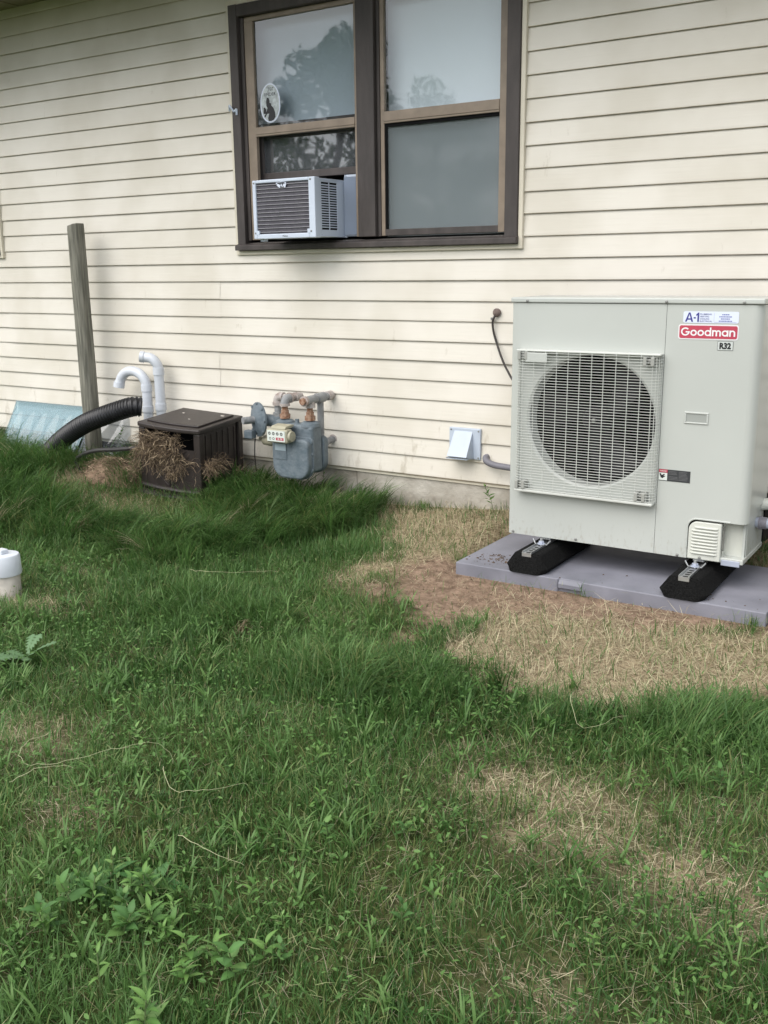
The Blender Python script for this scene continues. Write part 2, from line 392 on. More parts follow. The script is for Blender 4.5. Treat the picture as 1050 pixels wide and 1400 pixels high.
DRYSPOTS = [(-.46,-2.55,.20,.12,1), (-.80,-2.52,.24,.12,.8), (-.95,-2.40,.24,.14,.75), (-.75,-2.35,.30,.16,.55), (-3.25,-2.08,.24,.10,.9), (-2.33,-2.83,.20,.13,.7), (-1.84,-3.05,.10,.07,.5),
            (-.60,-3.03,.10,.08,.45), (-.93,-2.96,.08,.05,.35), (-.48,-2.0,.25,.10,.3), (-2.29,-1.18,.16,.12,.5), (-2.11,-1.6,.15,.1,.4), (-.33,-2.62,.15,.12,.6), (-.2,-2.2,.3,.2,.3),
            (-3.1,-.45,.12,.10,.5), (-4.35,-.85,.35,.12,.8), (-4.75,-.45,.25,.2,.9), (-3.55,-1.7,.25,.06,.4), (-2.5,-2.2,.1,.1,.3), (-.55,-.15,.45,.22,1)]
def fields(x, y):
    wob = .20*(vnoise(x, y, 4, 5)-.5) + .16*(vnoise(x, y, 11, 6)-.5) + .10*(vnoise(x, y, 30, 7)-.5)
    dirt = sstep(.06, -.06, poly_dist(x, y, DIRT) + wob)
    straw = sstep(.17, .0, poly_dist(x, y, STRAW) + wob*1.3)
    ws = sstep(.12, -.12, poly_dist(x, y, WALLSTRAW) + wob*1.6)
    sp = np.zeros(np.shape(x))
    for cx, cy, rx, ry, a in DRYSPOTS:
        sp = np.maximum(sp, a*np.exp(-((x-cx)/rx)**2-((y-cy)/ry)**2)*(.55+.9*vnoise(x, y, 16, 8)))
    return dirt, np.clip(np.maximum(straw, ws*.97), 0, 1), np.clip(sp, 0, 1)

def axis(lo, hi, step, ends):
    core = list(np.arange(lo, hi+1e-6, step)); return np.array(sorted([e for e in ends if e < lo] + core + [e for e in ends if e > hi]))
gx = axis(-7.6, 2.0, .04, [-900,-400,-180,-80,-40,-24,-16,-11,-9, 3,5,8,14,24,40,80,180,400,900])
gy = axis(-4.9, .12, .04, [-900,-400,-180,-80,-40,-24,-16,-11,-8,-6, 2,8,20,60,180,400,900])
X, Y = np.meshgrid(gx, gy); Z = gz(X, Y)
nx, ny = len(gx), len(gy)
ii = (np.arange(ny-1)[:,None]*nx + np.arange(nx-1)[None,:]).ravel()
me = bpy.data.meshes.new('ground')
me.from_pydata(np.stack([X.ravel(), Y.ravel(), Z.ravel()], 1).tolist(), [], np.stack([ii, ii+1, ii+nx+1, ii+nx], 1).tolist())
me.polygons.foreach_set('use_smooth', [True]*len(me.polygons))
dirt_f, straw_f, spot_f = fields(X.ravel(), Y.ravel())
ca = me.color_attributes.new('cover', 'FLOAT_COLOR', 'POINT')
ca.data.foreach_set('color', np.stack([dirt_f, straw_f, spot_f, np.ones_like(dirt_f)], 1).ravel())
def ground_material():
    ma = bpy.data.materials.new('lawn_soil'); ma.use_nodes = True; t = ma.node_tree; N = t.nodes; L = t.links
    b = N['Principled BSDF']; b.inputs['Roughness'].default_value = .95; b.inputs['Specular IOR Level'].default_value = .1
    g = N.new('ShaderNodeNewGeometry')
    def ramp(scale, a, c, p0=.35, p1=.65, det=8):
        n = N.new('ShaderNodeTexNoise'); n.inputs['Scale'].default_value = scale; n.inputs['Detail'].default_value = det; n.inputs['Roughness'].default_value = .65
        L.new(g.outputs['Position'], n.inputs['Vector'])
        r = N.new('ShaderNodeValToRGB'); r.color_ramp.elements[0].position = p0; r.color_ramp.elements[1].position = p1
        r.color_ramp.elements[0].color = (*a, 1); r.color_ramp.elements[1].color = (*c, 1); L.new(n.outputs['Fac'], r.inputs['Fac']); return r, n
    thatch, _ = ramp(35, (.022, .038, .010), (.075, .085, .030))
    soil, sn = ramp(22, (.135, .092, .064), (.30, .212, .152))
    straw, _ = ramp(45, (.15, .11, .07), (.40, .32, .21))
    a = N.new('ShaderNodeAttribute'); a.attribute_name = 'cover'
    sx = N.new('ShaderNodeSeparateColor'); L.new(a.outputs['Color'], sx.inputs['Color'])
    def mixc(f, A, B):
        q = N.new('ShaderNodeMix'); q.data_type = 'RGBA'; L.new(f, q.inputs['Factor']); L.new(A, q.inputs['A']); L.new(B, q.inputs['B']); return q.outputs['Result']
    c = mixc(sx.outputs['Blue'], thatch.outputs['Color'], straw.outputs['Color'])
    c = mixc(sx.outputs['Green'], c, straw.outputs['Color'])
    c = mixc(sx.outputs['Red'], c, soil.outputs['Color'])
    L.new(c, b.inputs['Base Color'])
    n2 = N.new('ShaderNodeTexNoise'); n2.inputs['Scale'].default_value = 60; n2.inputs['Detail'].default_value = 8
    L.new(g.outputs['Position'], n2.inputs['Vector'])
    bp = N.new('ShaderNodeBump'); bp.inputs['Strength'].default_value = .9; bp.inputs['Distance'].default_value = .015
    L.new(n2.outputs['Fac'], bp.inputs['Height']); L.new(bp.outputs['Normal'], b.inputs['Normal'])
    return ma
me.materials.append(ground_material())
tag(link('ground', me), kind='structure')

# ------------------------------------------------------------------ house
S = .1016                                       # exposure of one siding course
HX0, HX1, HD = -10.2, 3.6, 7.0
SOF = 2.70
house = thing('house', 'cream vinyl sided house with brown framed double window above a bare concrete foundation', 'house', (-3.0, 0, -.5))
WX0, WX1, WZ0, WZ1 = -3.848, -2.066, 1.163, 2.488   # main window with its cream channel
LX0, LX1, LZ0, LZ1 = -7.15, -5.925, 1.178, 2.488    # left window
wall = MB()
wall.box(HX0, LX0+.03, .0, .12, -.02, SOF); wall.box(LX1-.03, WX0+.03, .0, .12, -.02, SOF); wall.box(WX1-.03, HX1, .0, .12, -.02, SOF)
for a, b, z0, z1 in ((LX0, LX1, LZ0, LZ1), (WX0, WX1, WZ0, WZ1)):
    wall.box(a+.03, b-.03, .0, .12, -.02, z0+.03); wall.box(a+.03, b-.03, .0, .12, z1-.03, SOF)
wall.box(HX0, HX0+.12, .12, HD, -.02, SOF); wall.box(HX1-.12, HX1, .12, HD, -.02, SOF); wall.box(HX0, HX1, HD, HD+.12, -.02, SOF)
wall.build('wall', M_cream, house)
fo = MB(); fo.box(HX0, -3.072, .014, .2, -.9, -.021); fo.box(-3.068, -.98, .011, .2, -.9, -.021); fo.box(-.62, HX1, .014, .2, -.9, -.021); fo.box(-.98, -.62, .10, .2, -.9, -.021)
fo.build('foundation', M_conc, house, bevel=.003)

def board(x0, x1, z0, z1, lift=0.0):
    """one vinyl course: sloped face, rounded hem turned under, a dark hollow behind the hem"""
    m_ = MB(); y = -lift
    prof = [(-.0120+y, z0+.014), (-.0132+y, z0+.0042), (-.0128+y, z0+.0014), (-.0113+y, z0), (-.0085+y, z0+.0012), (-.0081+y, z0+.012)]
    top = (-.0022+y, z1+.008)
    n = len(prof); pts = [top] + prof
    s0, s1, b0, b1 = (random.uniform(-.0012, .0012) for _ in range(4))     # courses never hang quite true
    v = [(x0, a+b0*.6, b+s0) for a, b in pts] + [(x1, a+b1*.6, b+s1) for a, b in pts]; k = len(pts)
    m_.add(v, [(i, i+1, i+1+k, i+k) for i in range(k-1)], True)
    return m_
def hem_grime_shade(o):                                   # dirt on the turned-under hem, with the lap shadow painted into its brown
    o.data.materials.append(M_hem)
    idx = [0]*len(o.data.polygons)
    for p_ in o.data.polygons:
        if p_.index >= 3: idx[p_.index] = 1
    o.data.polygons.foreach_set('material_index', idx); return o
for j in range(27):
    z0 = j*S; z1 = min((j+1)*S, SOF-.004)
    segs = [(HX0, HX1)]
    if 12 <= j <= 23: segs = [(HX0, LX0), (LX1, WX0), (WX1, HX1)]
    pair = j//2
    cuts = [c for c in {4: [-4.02], 2: [-4.05], 3: [-5.95, .4], 0: [-7.6, -.2], 1: [-6.3, 1.2], 5: [-6.8, .9]}.get(pair, [-8.4 if pair % 2 else -9.2, .2 if pair % 2 else 1.6])]
    for a, b in segs:
        xs = [a] + [c for c in cuts if a+.1 < c < b-.1] + [b]
        for q in range(len(xs)-1):
            hem_grime_shade(board(xs[q], xs[q+1]+(.02 if q < len(xs)-2 else 0), z0, z1, .0022*((len(xs)-q) % 2)).build('siding_board', M_siding, house, sharp=60))
# dark starter strip that closes the hollow behind the lowest hem
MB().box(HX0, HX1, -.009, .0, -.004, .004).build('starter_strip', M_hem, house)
ea = MB(); ea.box(HX0-.3, HX1+.3, -.86, .0, SOF, SOF+.012); ea.build('soffit', M_soffit, house)
for k in range(46):
    x = HX0-.3 + (k+1)*.31
    if x < HX1+.2: MB().box(x-.004, x+.004, -.84, -.02, SOF-.005, SOF-.0005).build('soffit_seam', M_soffit, house)
MB().box(HX0-.3, HX1+.3, -.885, -.861, SOF-.02, SOF+.17).build('fascia', M_brown, house)
MB().tube([(HX0-.3, -.94, SOF+.12), (HX1+.3, -.94, SOF+.12)], .055, 10).build('gutter', M_brown, house)
rf = MB(); rf.prism([(-.94, SOF+.19), (HD+.8, SOF+.19), (HD/2+.06, SOF+1.9)], HX0-.3, HX1+.3, 'x'); rf.build('roof', M_roof, house)

# a brown board added to stand in for the dark opening beside the outdoor unit
MB().box(-1.0, -.60, -.036, -.022, -.3, .105).build('dark_opening_board', M_bin, house)

# ---- windows (parts of the house) with their sub-parts
def room(parent, x0, x1, z0, z1, y0, y1):
    m_ = MB(); m_.quad((x0,y1,z0),(x1,y1,z0),(x1,y1,z1),(x0,y1,z1)); m_.quad((x0,y0,z0),(x1,y0,z0),(x1,y1,z0),(x0,y1,z0))
    m_.quad((x0,y0,z1),(x1,y0,z1),(x1,y1,z1),(x0,y1,z1)); m_.quad((x0,y0,z0),(x0,y0,z1),(x0,y1,z1),(x0,y1,z0)); m_.quad((x1,y0,z0),(x1,y0,z1),(x1,y1,z1),(x1,y1,z0))
    return m_.build('room', M_room, parent)
cm = MB()                                       # brown casing is the window's own mesh
CI0, CI1, CZ0, CZ1 = -3.765, -2.158, 1.231, 2.397
cm.box(-3.822, CI0, -.040, .06, 1.2, 2.460); cm.box(CI1, -2.090, -.040, .06, 1.2, 2.460); cm.box(CI0, CI1, -.038, .06, CZ1, 2.458)
win = cm.build('window', M_brown, house, bevel=.004)
win['label'] = 'brown double window with an air conditioner in its left half'
j = MB()
j.box(-3.848, -3.823, -.026, .0, 1.163, 2.486); j.box(-2.089, -2.066, -.030, .0, 1.163, 2.486); j.box(-3.823, -2.089, -.026, .0, 2.461, 2.486); j.box(-3.823, -2.089, -.027, .0, 1.163, 1.1855)
j.build('cream_channel', M_cream, win, bevel=.003)
si = MB(); si.prism([(-.058, 1.187), (-.058, 1.214), (-.036, 1.222), (.06, 1.236), (.06, 1.187)], -3.83, -2.085, 'x'); si.build('sill', M_brown, win, bevel=.003)
mu = MB(); mu.box(-3.0, -2.893, -.036, .06, 1.24, 2.395); mu.build('mullion', M_brown, win, bevel=.004)
MB().box(-3.764, -3.742, -.014, .06, 1.24, 2.396).build('stop', M_brown, win, bevel=.003); MB().box(-2.892, -2.874, -.012, .06, 1.24, 2.396).build('stop', M_brown, win, bevel=.003)
def storm(x0, x1, gl0, gl1, rail0, rail1, low):
    f = MB(); y0, y1 = -.006, .018
    f.box(x0, gl0, y0, y1, 1.243, 2.372); f.box(gl1, x1, y0, y1, 1.243, 2.372); f.box(x0, x1, y0+.001, y1, 2.372, 2.396)
    fr = f.build('storm_frame', M_tan, win, bevel=.002)
    r = MB(); r.box(gl0, gl1, y0-.003, y1, rail0, rail1); r.box(gl0, gl1, y0-.007, y0-.0035, rail0+.010, rail0+.017); r.build('meeting_rail', M_tan, win, bevel=.002)
    if low: b = MB(); b.box(gl0, gl1, y0, y1, 1.243, 1.275); b.build('bottom_rail', M_brown, win, bevel=.002)
storm(-3.741, -3.001, -3.684, -3.030, 1.788, 1.836, False)
storm(-2.873, -2.159, -2.851, -2.207, 1.788, 1.845, True)
MB().box(-3.684, -3.030, .008, .011, 1.836, 2.372).build('glass_pane', M_glass, win)
MB().box(-2.851, -2.207, .008, .011, 1.845, 2.372).build('glass_pane', M_glass, win)
MB().box(-2.851, -2.207, .010, .013, 1.275, 1.788).build('glass_pane', M_film, win)
dr = MB(); dr.box(-2.851, -2.838, .000, .007, 1.276, 1.787); dr.box(-2.838, -2.207, .000, .007, 1.772, 1.787); dr.build('spline', M_dark, win)
ls = MB(); ls.box(-3.742, -3.690, .050, .085, 1.56, 1.86); ls.box(-3.05, -3.0, .050, .085, 1.56, 1.86); ls.box(-3.690, -3.05, .050, .085, 1.565, 1.602); ls.box(-3.690, -3.05, .050, .085, 1.80, 1.86)
ls.build('raised_sash', M_brown, win, bevel=.003)
MB().box(-3.690, -3.05, .066, .069, 1.602, 1.80).build('glass_pane', M_glassd, win)
MB().box(-3.76, -3.00, .10, .104, 1.84, 2.42).build('window_shade', M_shade, win)
MB().box(-2.89, -2.16, .10, .104, 1.82, 2.42).build('window_shade', M_shadeR, win)
MB().box(-2.89, -2.16, .052, .055, 1.24, 1.80).build('window_shade', M_shaded, win)
room(win, -3.9, -2.0, 1.0, 2.5, .122, 2.6)
# oval rescue decal: silhouette of a helmeted figure carrying a child
ov = MB(); cx, cz = -3.588, 1.955; pts = [(cx + .068*math.cos(a)*(1-.06*math.sin(a)), cz + .100*math.copysign(abs(math.sin(a))**.9, math.sin(a))) for a in np.linspace(0, 2*PI, 33)[:-1]]
ov.prism(pts, .0060, .0075); dec = ov.build('decal', M_paper, win)
ov = MB(); ov.prism([(cx+(a-cx)*.9, cz+(b-cz)*.92) for a, b in pts], .0052, .0056)
MATS['decal_silver']; ov.build('decal', M_sticker, win)
fg = MB()
def px(u, v): return (cx + (u-465)/280*.066, cz - (v-660)/450*.100)
fg.prism([px(*q) for q in ((375,525),(430,545),(455,610),(450,650),(500,680),(490,710),(560,780),(600,880),(612,985),(560,1050),(480,1075),(405,1070),(395,1000),(430,900),(370,900),(330,960),(300,980),(290,950),(350,860),(385,770),(355,715),(355,600))], .0042, .0046)
fg.prism([px(*q) for q in ((270,760),(310,745),(345,800),(350,860),(330,900),(265,890))], .0038, .00415)
fg.build('silhouette', M_ink, win)
text('lettering', 'TOT', cx-.012, cx+.026, cz+.062, cz+.078, .0045, M_ink, win, .01)
text('lettering', 'FINDER', cx-.040, cx+.040, cz+.036, cz+.052, .0045, M_ink, win, .0)
hk = MB(); hk.tube(smooth_path([(-3.835,-.043,1.93),(-3.825,-.055,1.955),(-3.815,-.055,1.945),(-3.80,-.047,1.925),(-3.785,-.044,1.935),(-3.785,-.044,1.905)]), .006, 6); hk.build('white_clip', M_white, win)

lm = MB()                                       # window at the left edge
lm.box(-7.12, -7.05, -.04, .06, 1.2, 2.46); lm.box(-6.03, -5.952, -.04, .06, 1.206, 2.46); lm.box(-7.05, -6.03, -.038, .06, 2.39, 2.458); lm.box(-7.12, -5.952, -.05, .06, 1.2, 1.236)
lw = lm.build('window', M_brown, house, bevel=.004); lw['label'] = 'brown framed window cut off by the left edge'
j = MB(); j.box(-5.951, -5.927, -.03, .0, 1.178, 2.486); j.box(-7.145, -7.121, -.03, .0, 1.178, 2.486); j.box(-7.121, -5.951, -.028, .0, 2.461, 2.486); j.box(-7.121, -5.951, -.028, .0, 1.178, 1.1985)
j.build('cream_channel', M_cream, lw, bevel=.003)
f = MB(); f.box(-7.049, -7.0, -.006, .018, 1.237, 2.389); f.box(-6.08, -6.031, -.006, .018, 1.237, 2.389); f.box(-7.0, -6.08, -.006, .018, 1.80, 1.85); f.build('storm_frame', M_tan, lw, bevel=.002)
MB().box(-7.0, -6.08, .008, .011, 1.237, 1.80).build('glass_pane', M_glass, lw); MB().box(-7.0, -6.08, .008, .011, 1.85, 2.389).build('glass_pane', M_glass, lw)
MB().box(-7.0, -6.08, .09, .094, 1.237, 2.389).build('window_shade', M_shade, lw)

# ------------------------------------------------------------------ outdoor heat pump
HL, HR, HF, HB, HZ0, HZ1 = -1.792, -.800, -.700, -.372, -.044, .955
hp = thing('heat_pump', 'large grey beige outdoor heat pump with a wide fan grille on the grey pad', 'heat pump', (-1.296, -.53, HZ0))
SEAM = -1.150; FC = (-1.440, .467); FR = .276
# front panel with the fan opening
fp = MB(); n = 96; ring = []; rect = []
x0, x1, z0, z1 = HL+.012, SEAM-.0007, HZ0+.002, .934
for i in range(n):
    a = 2*PI*i/n; ca_, sa_ = math.cos(a), math.sin(a)
    ring.append((FC[0]+FR*ca_, FC[1]+FR*sa_))
    tx = ((x1 if ca_ > 0 else x0)-FC[0])/ca_ if abs(ca_) > 1e-9 else 1e9
    tz = ((z1 if sa_ > 0 else z0)-FC[1])/sa_ if abs(sa_) > 1e-9 else 1e9
    t_ = min(tx, tz); rect.append((FC[0]+t_*ca_, FC[1]+t_*sa_))
for cxx, czz in ((x0,z0),(x1,z0),(x1,z1),(x0,z1)):
    k = min(range(n), key=lambda q: (rect[q][0]-cxx)**2+(rect[q][1]-czz)**2); rect[k] = (cxx, czz)
v = [(a, HF, b) for a, b in rect] + [(a, HF, b) for a, b in ring] + [(FC[0]+(a-FC[0])*.965, HF+.008, FC[1]+(b-FC[1])*.965) for a, b in ring] + [(FC[0]+(a-FC[0])*.95, HF+.07, FC[1]+(b-FC[1])*.95) for a, b in ring]
fp.add(v[:2*n], [(i, (i+1)%n, n+(i+1)%n, n+i) for i in range(n)])
fp.add(v[n:], [(r*n+i, r*n+(i+1)%n, (r+1)*n+(i+1)%n, (r+1)*n+i) for r in range(2) for i in range(n)], True)
cor = [(HL+.012-.012*math.sin(a), HF+.012-.012*math.cos(a)) for a in np.linspace(0, PI/2, 6)]
v = [(a, b, z0) for a, b in cor] + [(a, b, z1) for a, b in cor]
fp.add(v, [(i, i+1, i+7, i+6) for i in range(5)], True)
fp.quad((HL, HF+.012, z0), (HL, HF+.06, z0), (HL, HF+.06, z1), (HL, HF+.012, z1))
fp.build('front_panel', M_cab, hp)
lp = MB(); lp.box(HL+.0015, HL+.004, HF+.062, HB, HZ0+.002, .934); lp.build('side_panel', M_cab, hp)
# service panel with the cut-out bottom right corner
sv = MB(); CT = .117
poly = [(SEAM+.0007, HZ0+.002), (-1.020, HZ0+.002)] + [(-1.020+.032-.032*math.cos(a), CT-.032+.032*math.sin(a)) for a in np.linspace(0, PI/2, 7)] + [(-.835, CT), (-.835, .934), (SEAM+.0007, .934)]
sv.prism(poly, HF, HF+.004)
cr_ = [(-.835+.035*math.sin(a), HF+.035-.035*math.cos(a)) for a in np.linspace(0, PI/2, 8)]
v = [(a, b, CT) for a, b in cr_] + [(a, b, .934) for a, b in cr_]
sv.add(v, [(i, i+1, i+9, i+8) for i in range(7)], True)
sv.quad((HR, HF+.035, CT), (HR, HF+.15, CT), (HR, HF+.15, .934), (HR, HF+.035, .934))
svo = sv.build('service_panel', M_cab, hp)
# raised lip that follows the cut-out
pth = [(-1.0225, HF-.001, .0)] + [(-1.0225+.036-.036*math.cos(a), HF-.001, CT-.033+.036*math.sin(a)) for a in np.linspace(0, PI/2, 8)] + [(-.86, HF-.001, CT+.003)]
MB().tube(pth, .0035, 6).build('lip', M_cab, hp)
rp = MB(); rp.box(HR-.005, HR-.002, HF+.152, HB, .15, .934); rp.box(HR-.012, HR-.009, HF+.06, HB, HZ0+.01, .149); rp.box(HR-.022, HR-.0125, HF+.045, HF+.06, HZ0+.004, CT-.001); rp.build('side_panel', M_cab, hp)
rp = MB(); rp.box(HL+.004, HR-.004, HB-.003, HB, HZ0+.002, .934); rp.build('back_panel', M_dark, hp)
bpn = MB(); bpn.box(HL+.006, HR-.006, HF+.006, HB, HZ0, HZ0+.02); bpn.build('base_pan', M_cab, hp, bevel=.003)
ld = MB(); ld.box(HL-.004, HR+.004, HF-.006, HB+.006, .936, .957); ld.build('top_lid', M_cab, hp, bevel=.005, seg=3)
for x, z in ((-1.722,.943),(-1.152,.943),(-.868,.943),(-1.768,-.033),(-1.481,-.031),(-1.056,-.036)):
    yy = HF-.006 if z > .9 else HF
    MB().lathe((x, yy, z), (0,-1,0), [(0,.006),(.003,.0055),(.004,.003),(.0042,0)], 10).build('screw', M_screw, hp)
# handle recess
h = MB(); hx0, hx1, hz0, hz1 = -1.061, -.969, .489, .534
for a, b, c, d in ((hx0,hx1,hz1-.007,hz1),(hx0,hx1,hz0,hz0+.006),(hx0,hx0+.008,hz0+.006,hz1-.007),(hx1-.008,hx1,hz0+.006,hz1-.007)): h.box(a, b, HF-.004, HF+.001, c, d)
hd_ = h.build('hand_grip', M_cab, hp, bevel=.002)
hg = MB(); hg.add([(hx0+.008,HF-.0008,hz0+.006),(hx1-.008,HF-.0008,hz0+.006),(hx1-.008,HF-.0008,hz1-.007),(hx0+.008,HF-.0008,hz1-.007)], [(0,1,2,3)]); hg.build('grip_pocket', mat('grip_grey', (.30,.315,.295), .5), hd_)
# louvred valve cover, recess and tray
vc = MB(); vc.prism(rrect(-1.0165, -.892, HZ0+.003, .110, .03, 6, (0, 0, 0, .034)), HF-.004, HF+.02)
vco = vc.build('valve_cover', M_cover, hp, bevel=.003)
for k in range(9):
    z = .088 - k*.0128; xa = -1.000 + (.010 if k == 0 else 0)
    MB().tube([(xa-.002, HF-.0035, z), (xa+.004, HF-.0075, z), (-.912, HF-.0075, z), (-.906, HF-.0035, z)], .0042, 8).build('louvre', M_cover, vco)
MB().lathe((-.968, HF-.004, -.034), (0,-1,0), [(0,.006),(.003,.0055),(.004,.003),(.0042,0)], 10).build('screw', M_screw, vco)
rc = MB(); rc.box(-.890, -.823, HF+.055, HF+.058, HZ0+.02, CT-.001); rc.box(-.891, -.8885, HF+.021, HF+.054, HZ0+.02, CT-.001); rc.box(-.889, -.824, HF+.012, HF+.054, HZ0+.012, HZ0+.016); rc.build('valve_recess', M_cover, hp)
tr = MB(); tr.box(-.888, -.818, HF+.004, HF+.011, HZ0-.010, HZ0+.013); tr.build('tray_lip', M_conduitlight, hp, bevel=.002)
for x in (-.880, -.858, -.836): MB().cyl((x, HF+.03, HZ0+.016), (x, HF+.03, HZ0+.0175), .0035, 8).build('hole', M_dark, hp)
MB().tube([(-.8855, HF+.018, .10), (-.8855, HF+.018, .00)], .0025, 6).build('gap_wire', M_screw, hp)
MB().lathe((FC[0], HF+.072, FC[1]), (0,1,0), [(0,FR*.95),(.165,FR*.97)], 48).build('dark_fan_liner', M_dark, hp)  # near-black tube added to stop bounce light inside the fan opening
# inside: coil, fan, motor
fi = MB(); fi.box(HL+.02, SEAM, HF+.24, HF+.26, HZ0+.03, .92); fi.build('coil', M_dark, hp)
fn = MB(); fn.lathe((FC[0], HF+.065, FC[1]), (0,-1,0), [(-.08,.055),(0,.055),(.012,.048),(.016,.0)], 24); fno = fn.build('fan', M_fan, hp)
for b in range(3):
    m_ = MB(); v = []; nr, na = 6, 8
    for i in range(nr):
        r_ = .05 + (.25-.05)*i/(nr-1); wdt = .85 - .15*i/(nr-1)
        for q in range(na):
            a = b*2*PI/3 + .5 + wdt*(q/(na-1)-.3) + .35*i/(nr-1)
            v.append((FC[0]+r_*math.cos(a), HF+.06+.075*(q/(na-1)), FC[1]+r_*math.sin(a)))
    m_.add(v, [(i*na+q, i*na+q+1, (i+1)*na+q+1, (i+1)*na+q) for i in range(nr-1) for q in range(na-1)], True)
    m_.build('blade', M_fan, fno)
MB().lathe((FC[0], HF+.048, FC[1]), (0,-1,0), [(0,.009),(.008,.008),(.010,0)], 10).build('nut', M_screw, fno)
# basket grille: every wire its own piece
GX0, GX1, GZ0, GZ1, GY = -1.752, -1.152, .160, .748, HF-.043
gf = MB()
gf.box(GX0+.004, GX1-.004, HF-.042, HF-.001, GZ0-.004, GZ0+.007)
go = gf.build('fan_grille', M_grille, hp, bevel=.003)
MB().box(GX0, GX1, HF-.040, HF-.001, GZ1-.006, GZ1+.002).build('top_rail', M_grille, go, bevel=.003)
prof = [(GX0, HF-.002), (GX0+.002, HF-.022), (GX0+.012, GY+.008), (GX0+.030, GY)]
profr = [(GX1-.030, GY), (GX1-.012, GY+.008), (GX1-.002, HF-.022), (GX1, HF-.002)]
NB = 52
hb = MB(); hb.tube([(a, b, 0) for a, b in prof+profr], .00115, 4, True, False); pr_ = hb.build('grille_bar', M_grille, go, local=True)
for k in range(NB):
    o = pr_ if k == 0 else pr_.copy()
    if k: COL.objects.link(o)
    o.location = (-ORIG[hp].x, -ORIG[hp].y, GZ0+.012+(GZ1-.010-GZ0-.012)*k/(NB-1) - ORIG[hp].z)
xs = [GX0+.030+.0495*k for k in range(1, 11)]
vb = MB(); vb.tube([(0, GY+.0035, GZ0+.003), (0, GY+.0035, GZ1-.004)], .0016, 4, True, False); pv = vb.build('grille_bar', M_grille, go, local=True)
sides = [(GX1-.001, HF-.010), (GX1-.003, HF-.022), (GX1-.0075, HF-.032), (GX1-.016, GY+.0055), (GX1-.03, GY+.002), (GX0+.001, HF-.010), (GX0+.003, HF-.022), (GX0+.0075, HF-.032), (GX0+.016, GY+.0055), (GX0+.03, GY+.002)]
first = True
for x, y in [(x, GY) for x in xs] + sides:
    o = pv if first else pv.copy()
    if not first: COL.objects.link(o)
    first = False
    o.location = (x-ORIG[hp].x, y-GY-ORIG[hp].y, -ORIG[hp].z)
for x, z in ((GX0+.030, GZ1-.022), (GX1-.045, GZ1-.028), (GX0+.028, GZ0+.026), (GX1-.055, GZ0+.030)):
    m_ = MB(); m_.box(x-.022, x-.008, GY-.002, HF-.001, z-.017, z+.016); m_.box(x+.008, x+.022, GY-.002, HF-.001, z-.017, z+.016); m_.box(x-.008, x+.008, GY+.012, HF-.001, z-.010, z+.010)
    m_.build('clip', mat('clip_grey', (.30,.305,.28), .5), go, bevel=.002)
    MB().lathe((x, GY+.012, z), (0,-1,0), [(0,.007),(.004,.006),(.005,0)], 8).build('screw', M_screw, go)
pl = MB(); pl.box(-1.708, -1.614, GY-.001, GY+.004, .700, .738); pl.build('badge_plate', M_cab, go, bevel=.002)
# stickers
def sticker(poly, ma, name, d=.0012, parent=hp): return MB().prism(poly, HF-d, HF-.0002).build(name, ma, parent)
a1 = sticker(rrect(-1.087, -.885, .867, .909, .006), M_paper, 'contractor_sticker')
for pts_ in ([(-1.080,.871),(-1.0735,.871),(-1.0642,.899),(-1.0642,.905),(-1.0672,.905)], [(-1.0641,.905),(-1.0641,.899),(-1.0562,.871),(-1.0495,.871),(-1.0612,.905)], [(-1.0715,.8785),(-1.0575,.8785),(-1.0592,.8835),(-1.0698,.8835)], [(-1.0485,.883),(-1.0405,.883),(-1.0405,.888),(-1.0485,.888)], [(-1.0345,.871),(-1.0285,.871),(-1.0285,.905),(-1.0325,.905),(-1.0395,.898),(-1.0395,.8925),(-1.0345,.8955)]):
    MB().prism(pts_, HF-.0017-.0001*(pts_[0][1] == .8785), HF-.0013).build('lettering', M_navy, a1)
for k, wd in enumerate(('PLUMBING', 'HEATING', 'COOLING', 'ELECTRICAL')):
    text('lettering', wd, -1.025, -1.025+(.042, .033, .034, .045)[k], .8965-k*.0085, .9020-k*.0085, HF-.0016, M_navy, a1, .01)
for k, (wd, hw) in enumerate((('DENVER', .012), ('000 000 0000', .023), ('LAWRENCE', .017), ('000 000 0000', .023))):
    pass
mk = MB()                                       # four lines too small to read: broken dashes of ink
for k, hw in enumerate((.013, .023, .017, .024)):
    q = -hw
    while q < hw-.002:
        ww = .003+.004*random.random(); mk.box(-.932+q, -.932+min(q+ww, hw), HF-.0016, HF-.0013, .8965-k*.0078, .9005-k*.0078); q += ww+.0012
mk.box(-.974, -.9735, HF-.0016, HF-.0013, .872, .904); mk.box(-.972, -.892, HF-.0016, HF-.0013, .8705, .8712)
mk.build('small_print', mat('print_blue', (.16,.18,.42), .5), a1)
gd = sticker(rrect(-1.103, -.882, .806, .862, .010), mat('label_white', (.68,.67,.68), .35), 'brand_sticker')
MB().prism(rrect(-1.0985, -.8865, .8105, .8575, .007), HF-.0018, HF-.00125).build('red_field', M_red, gd)
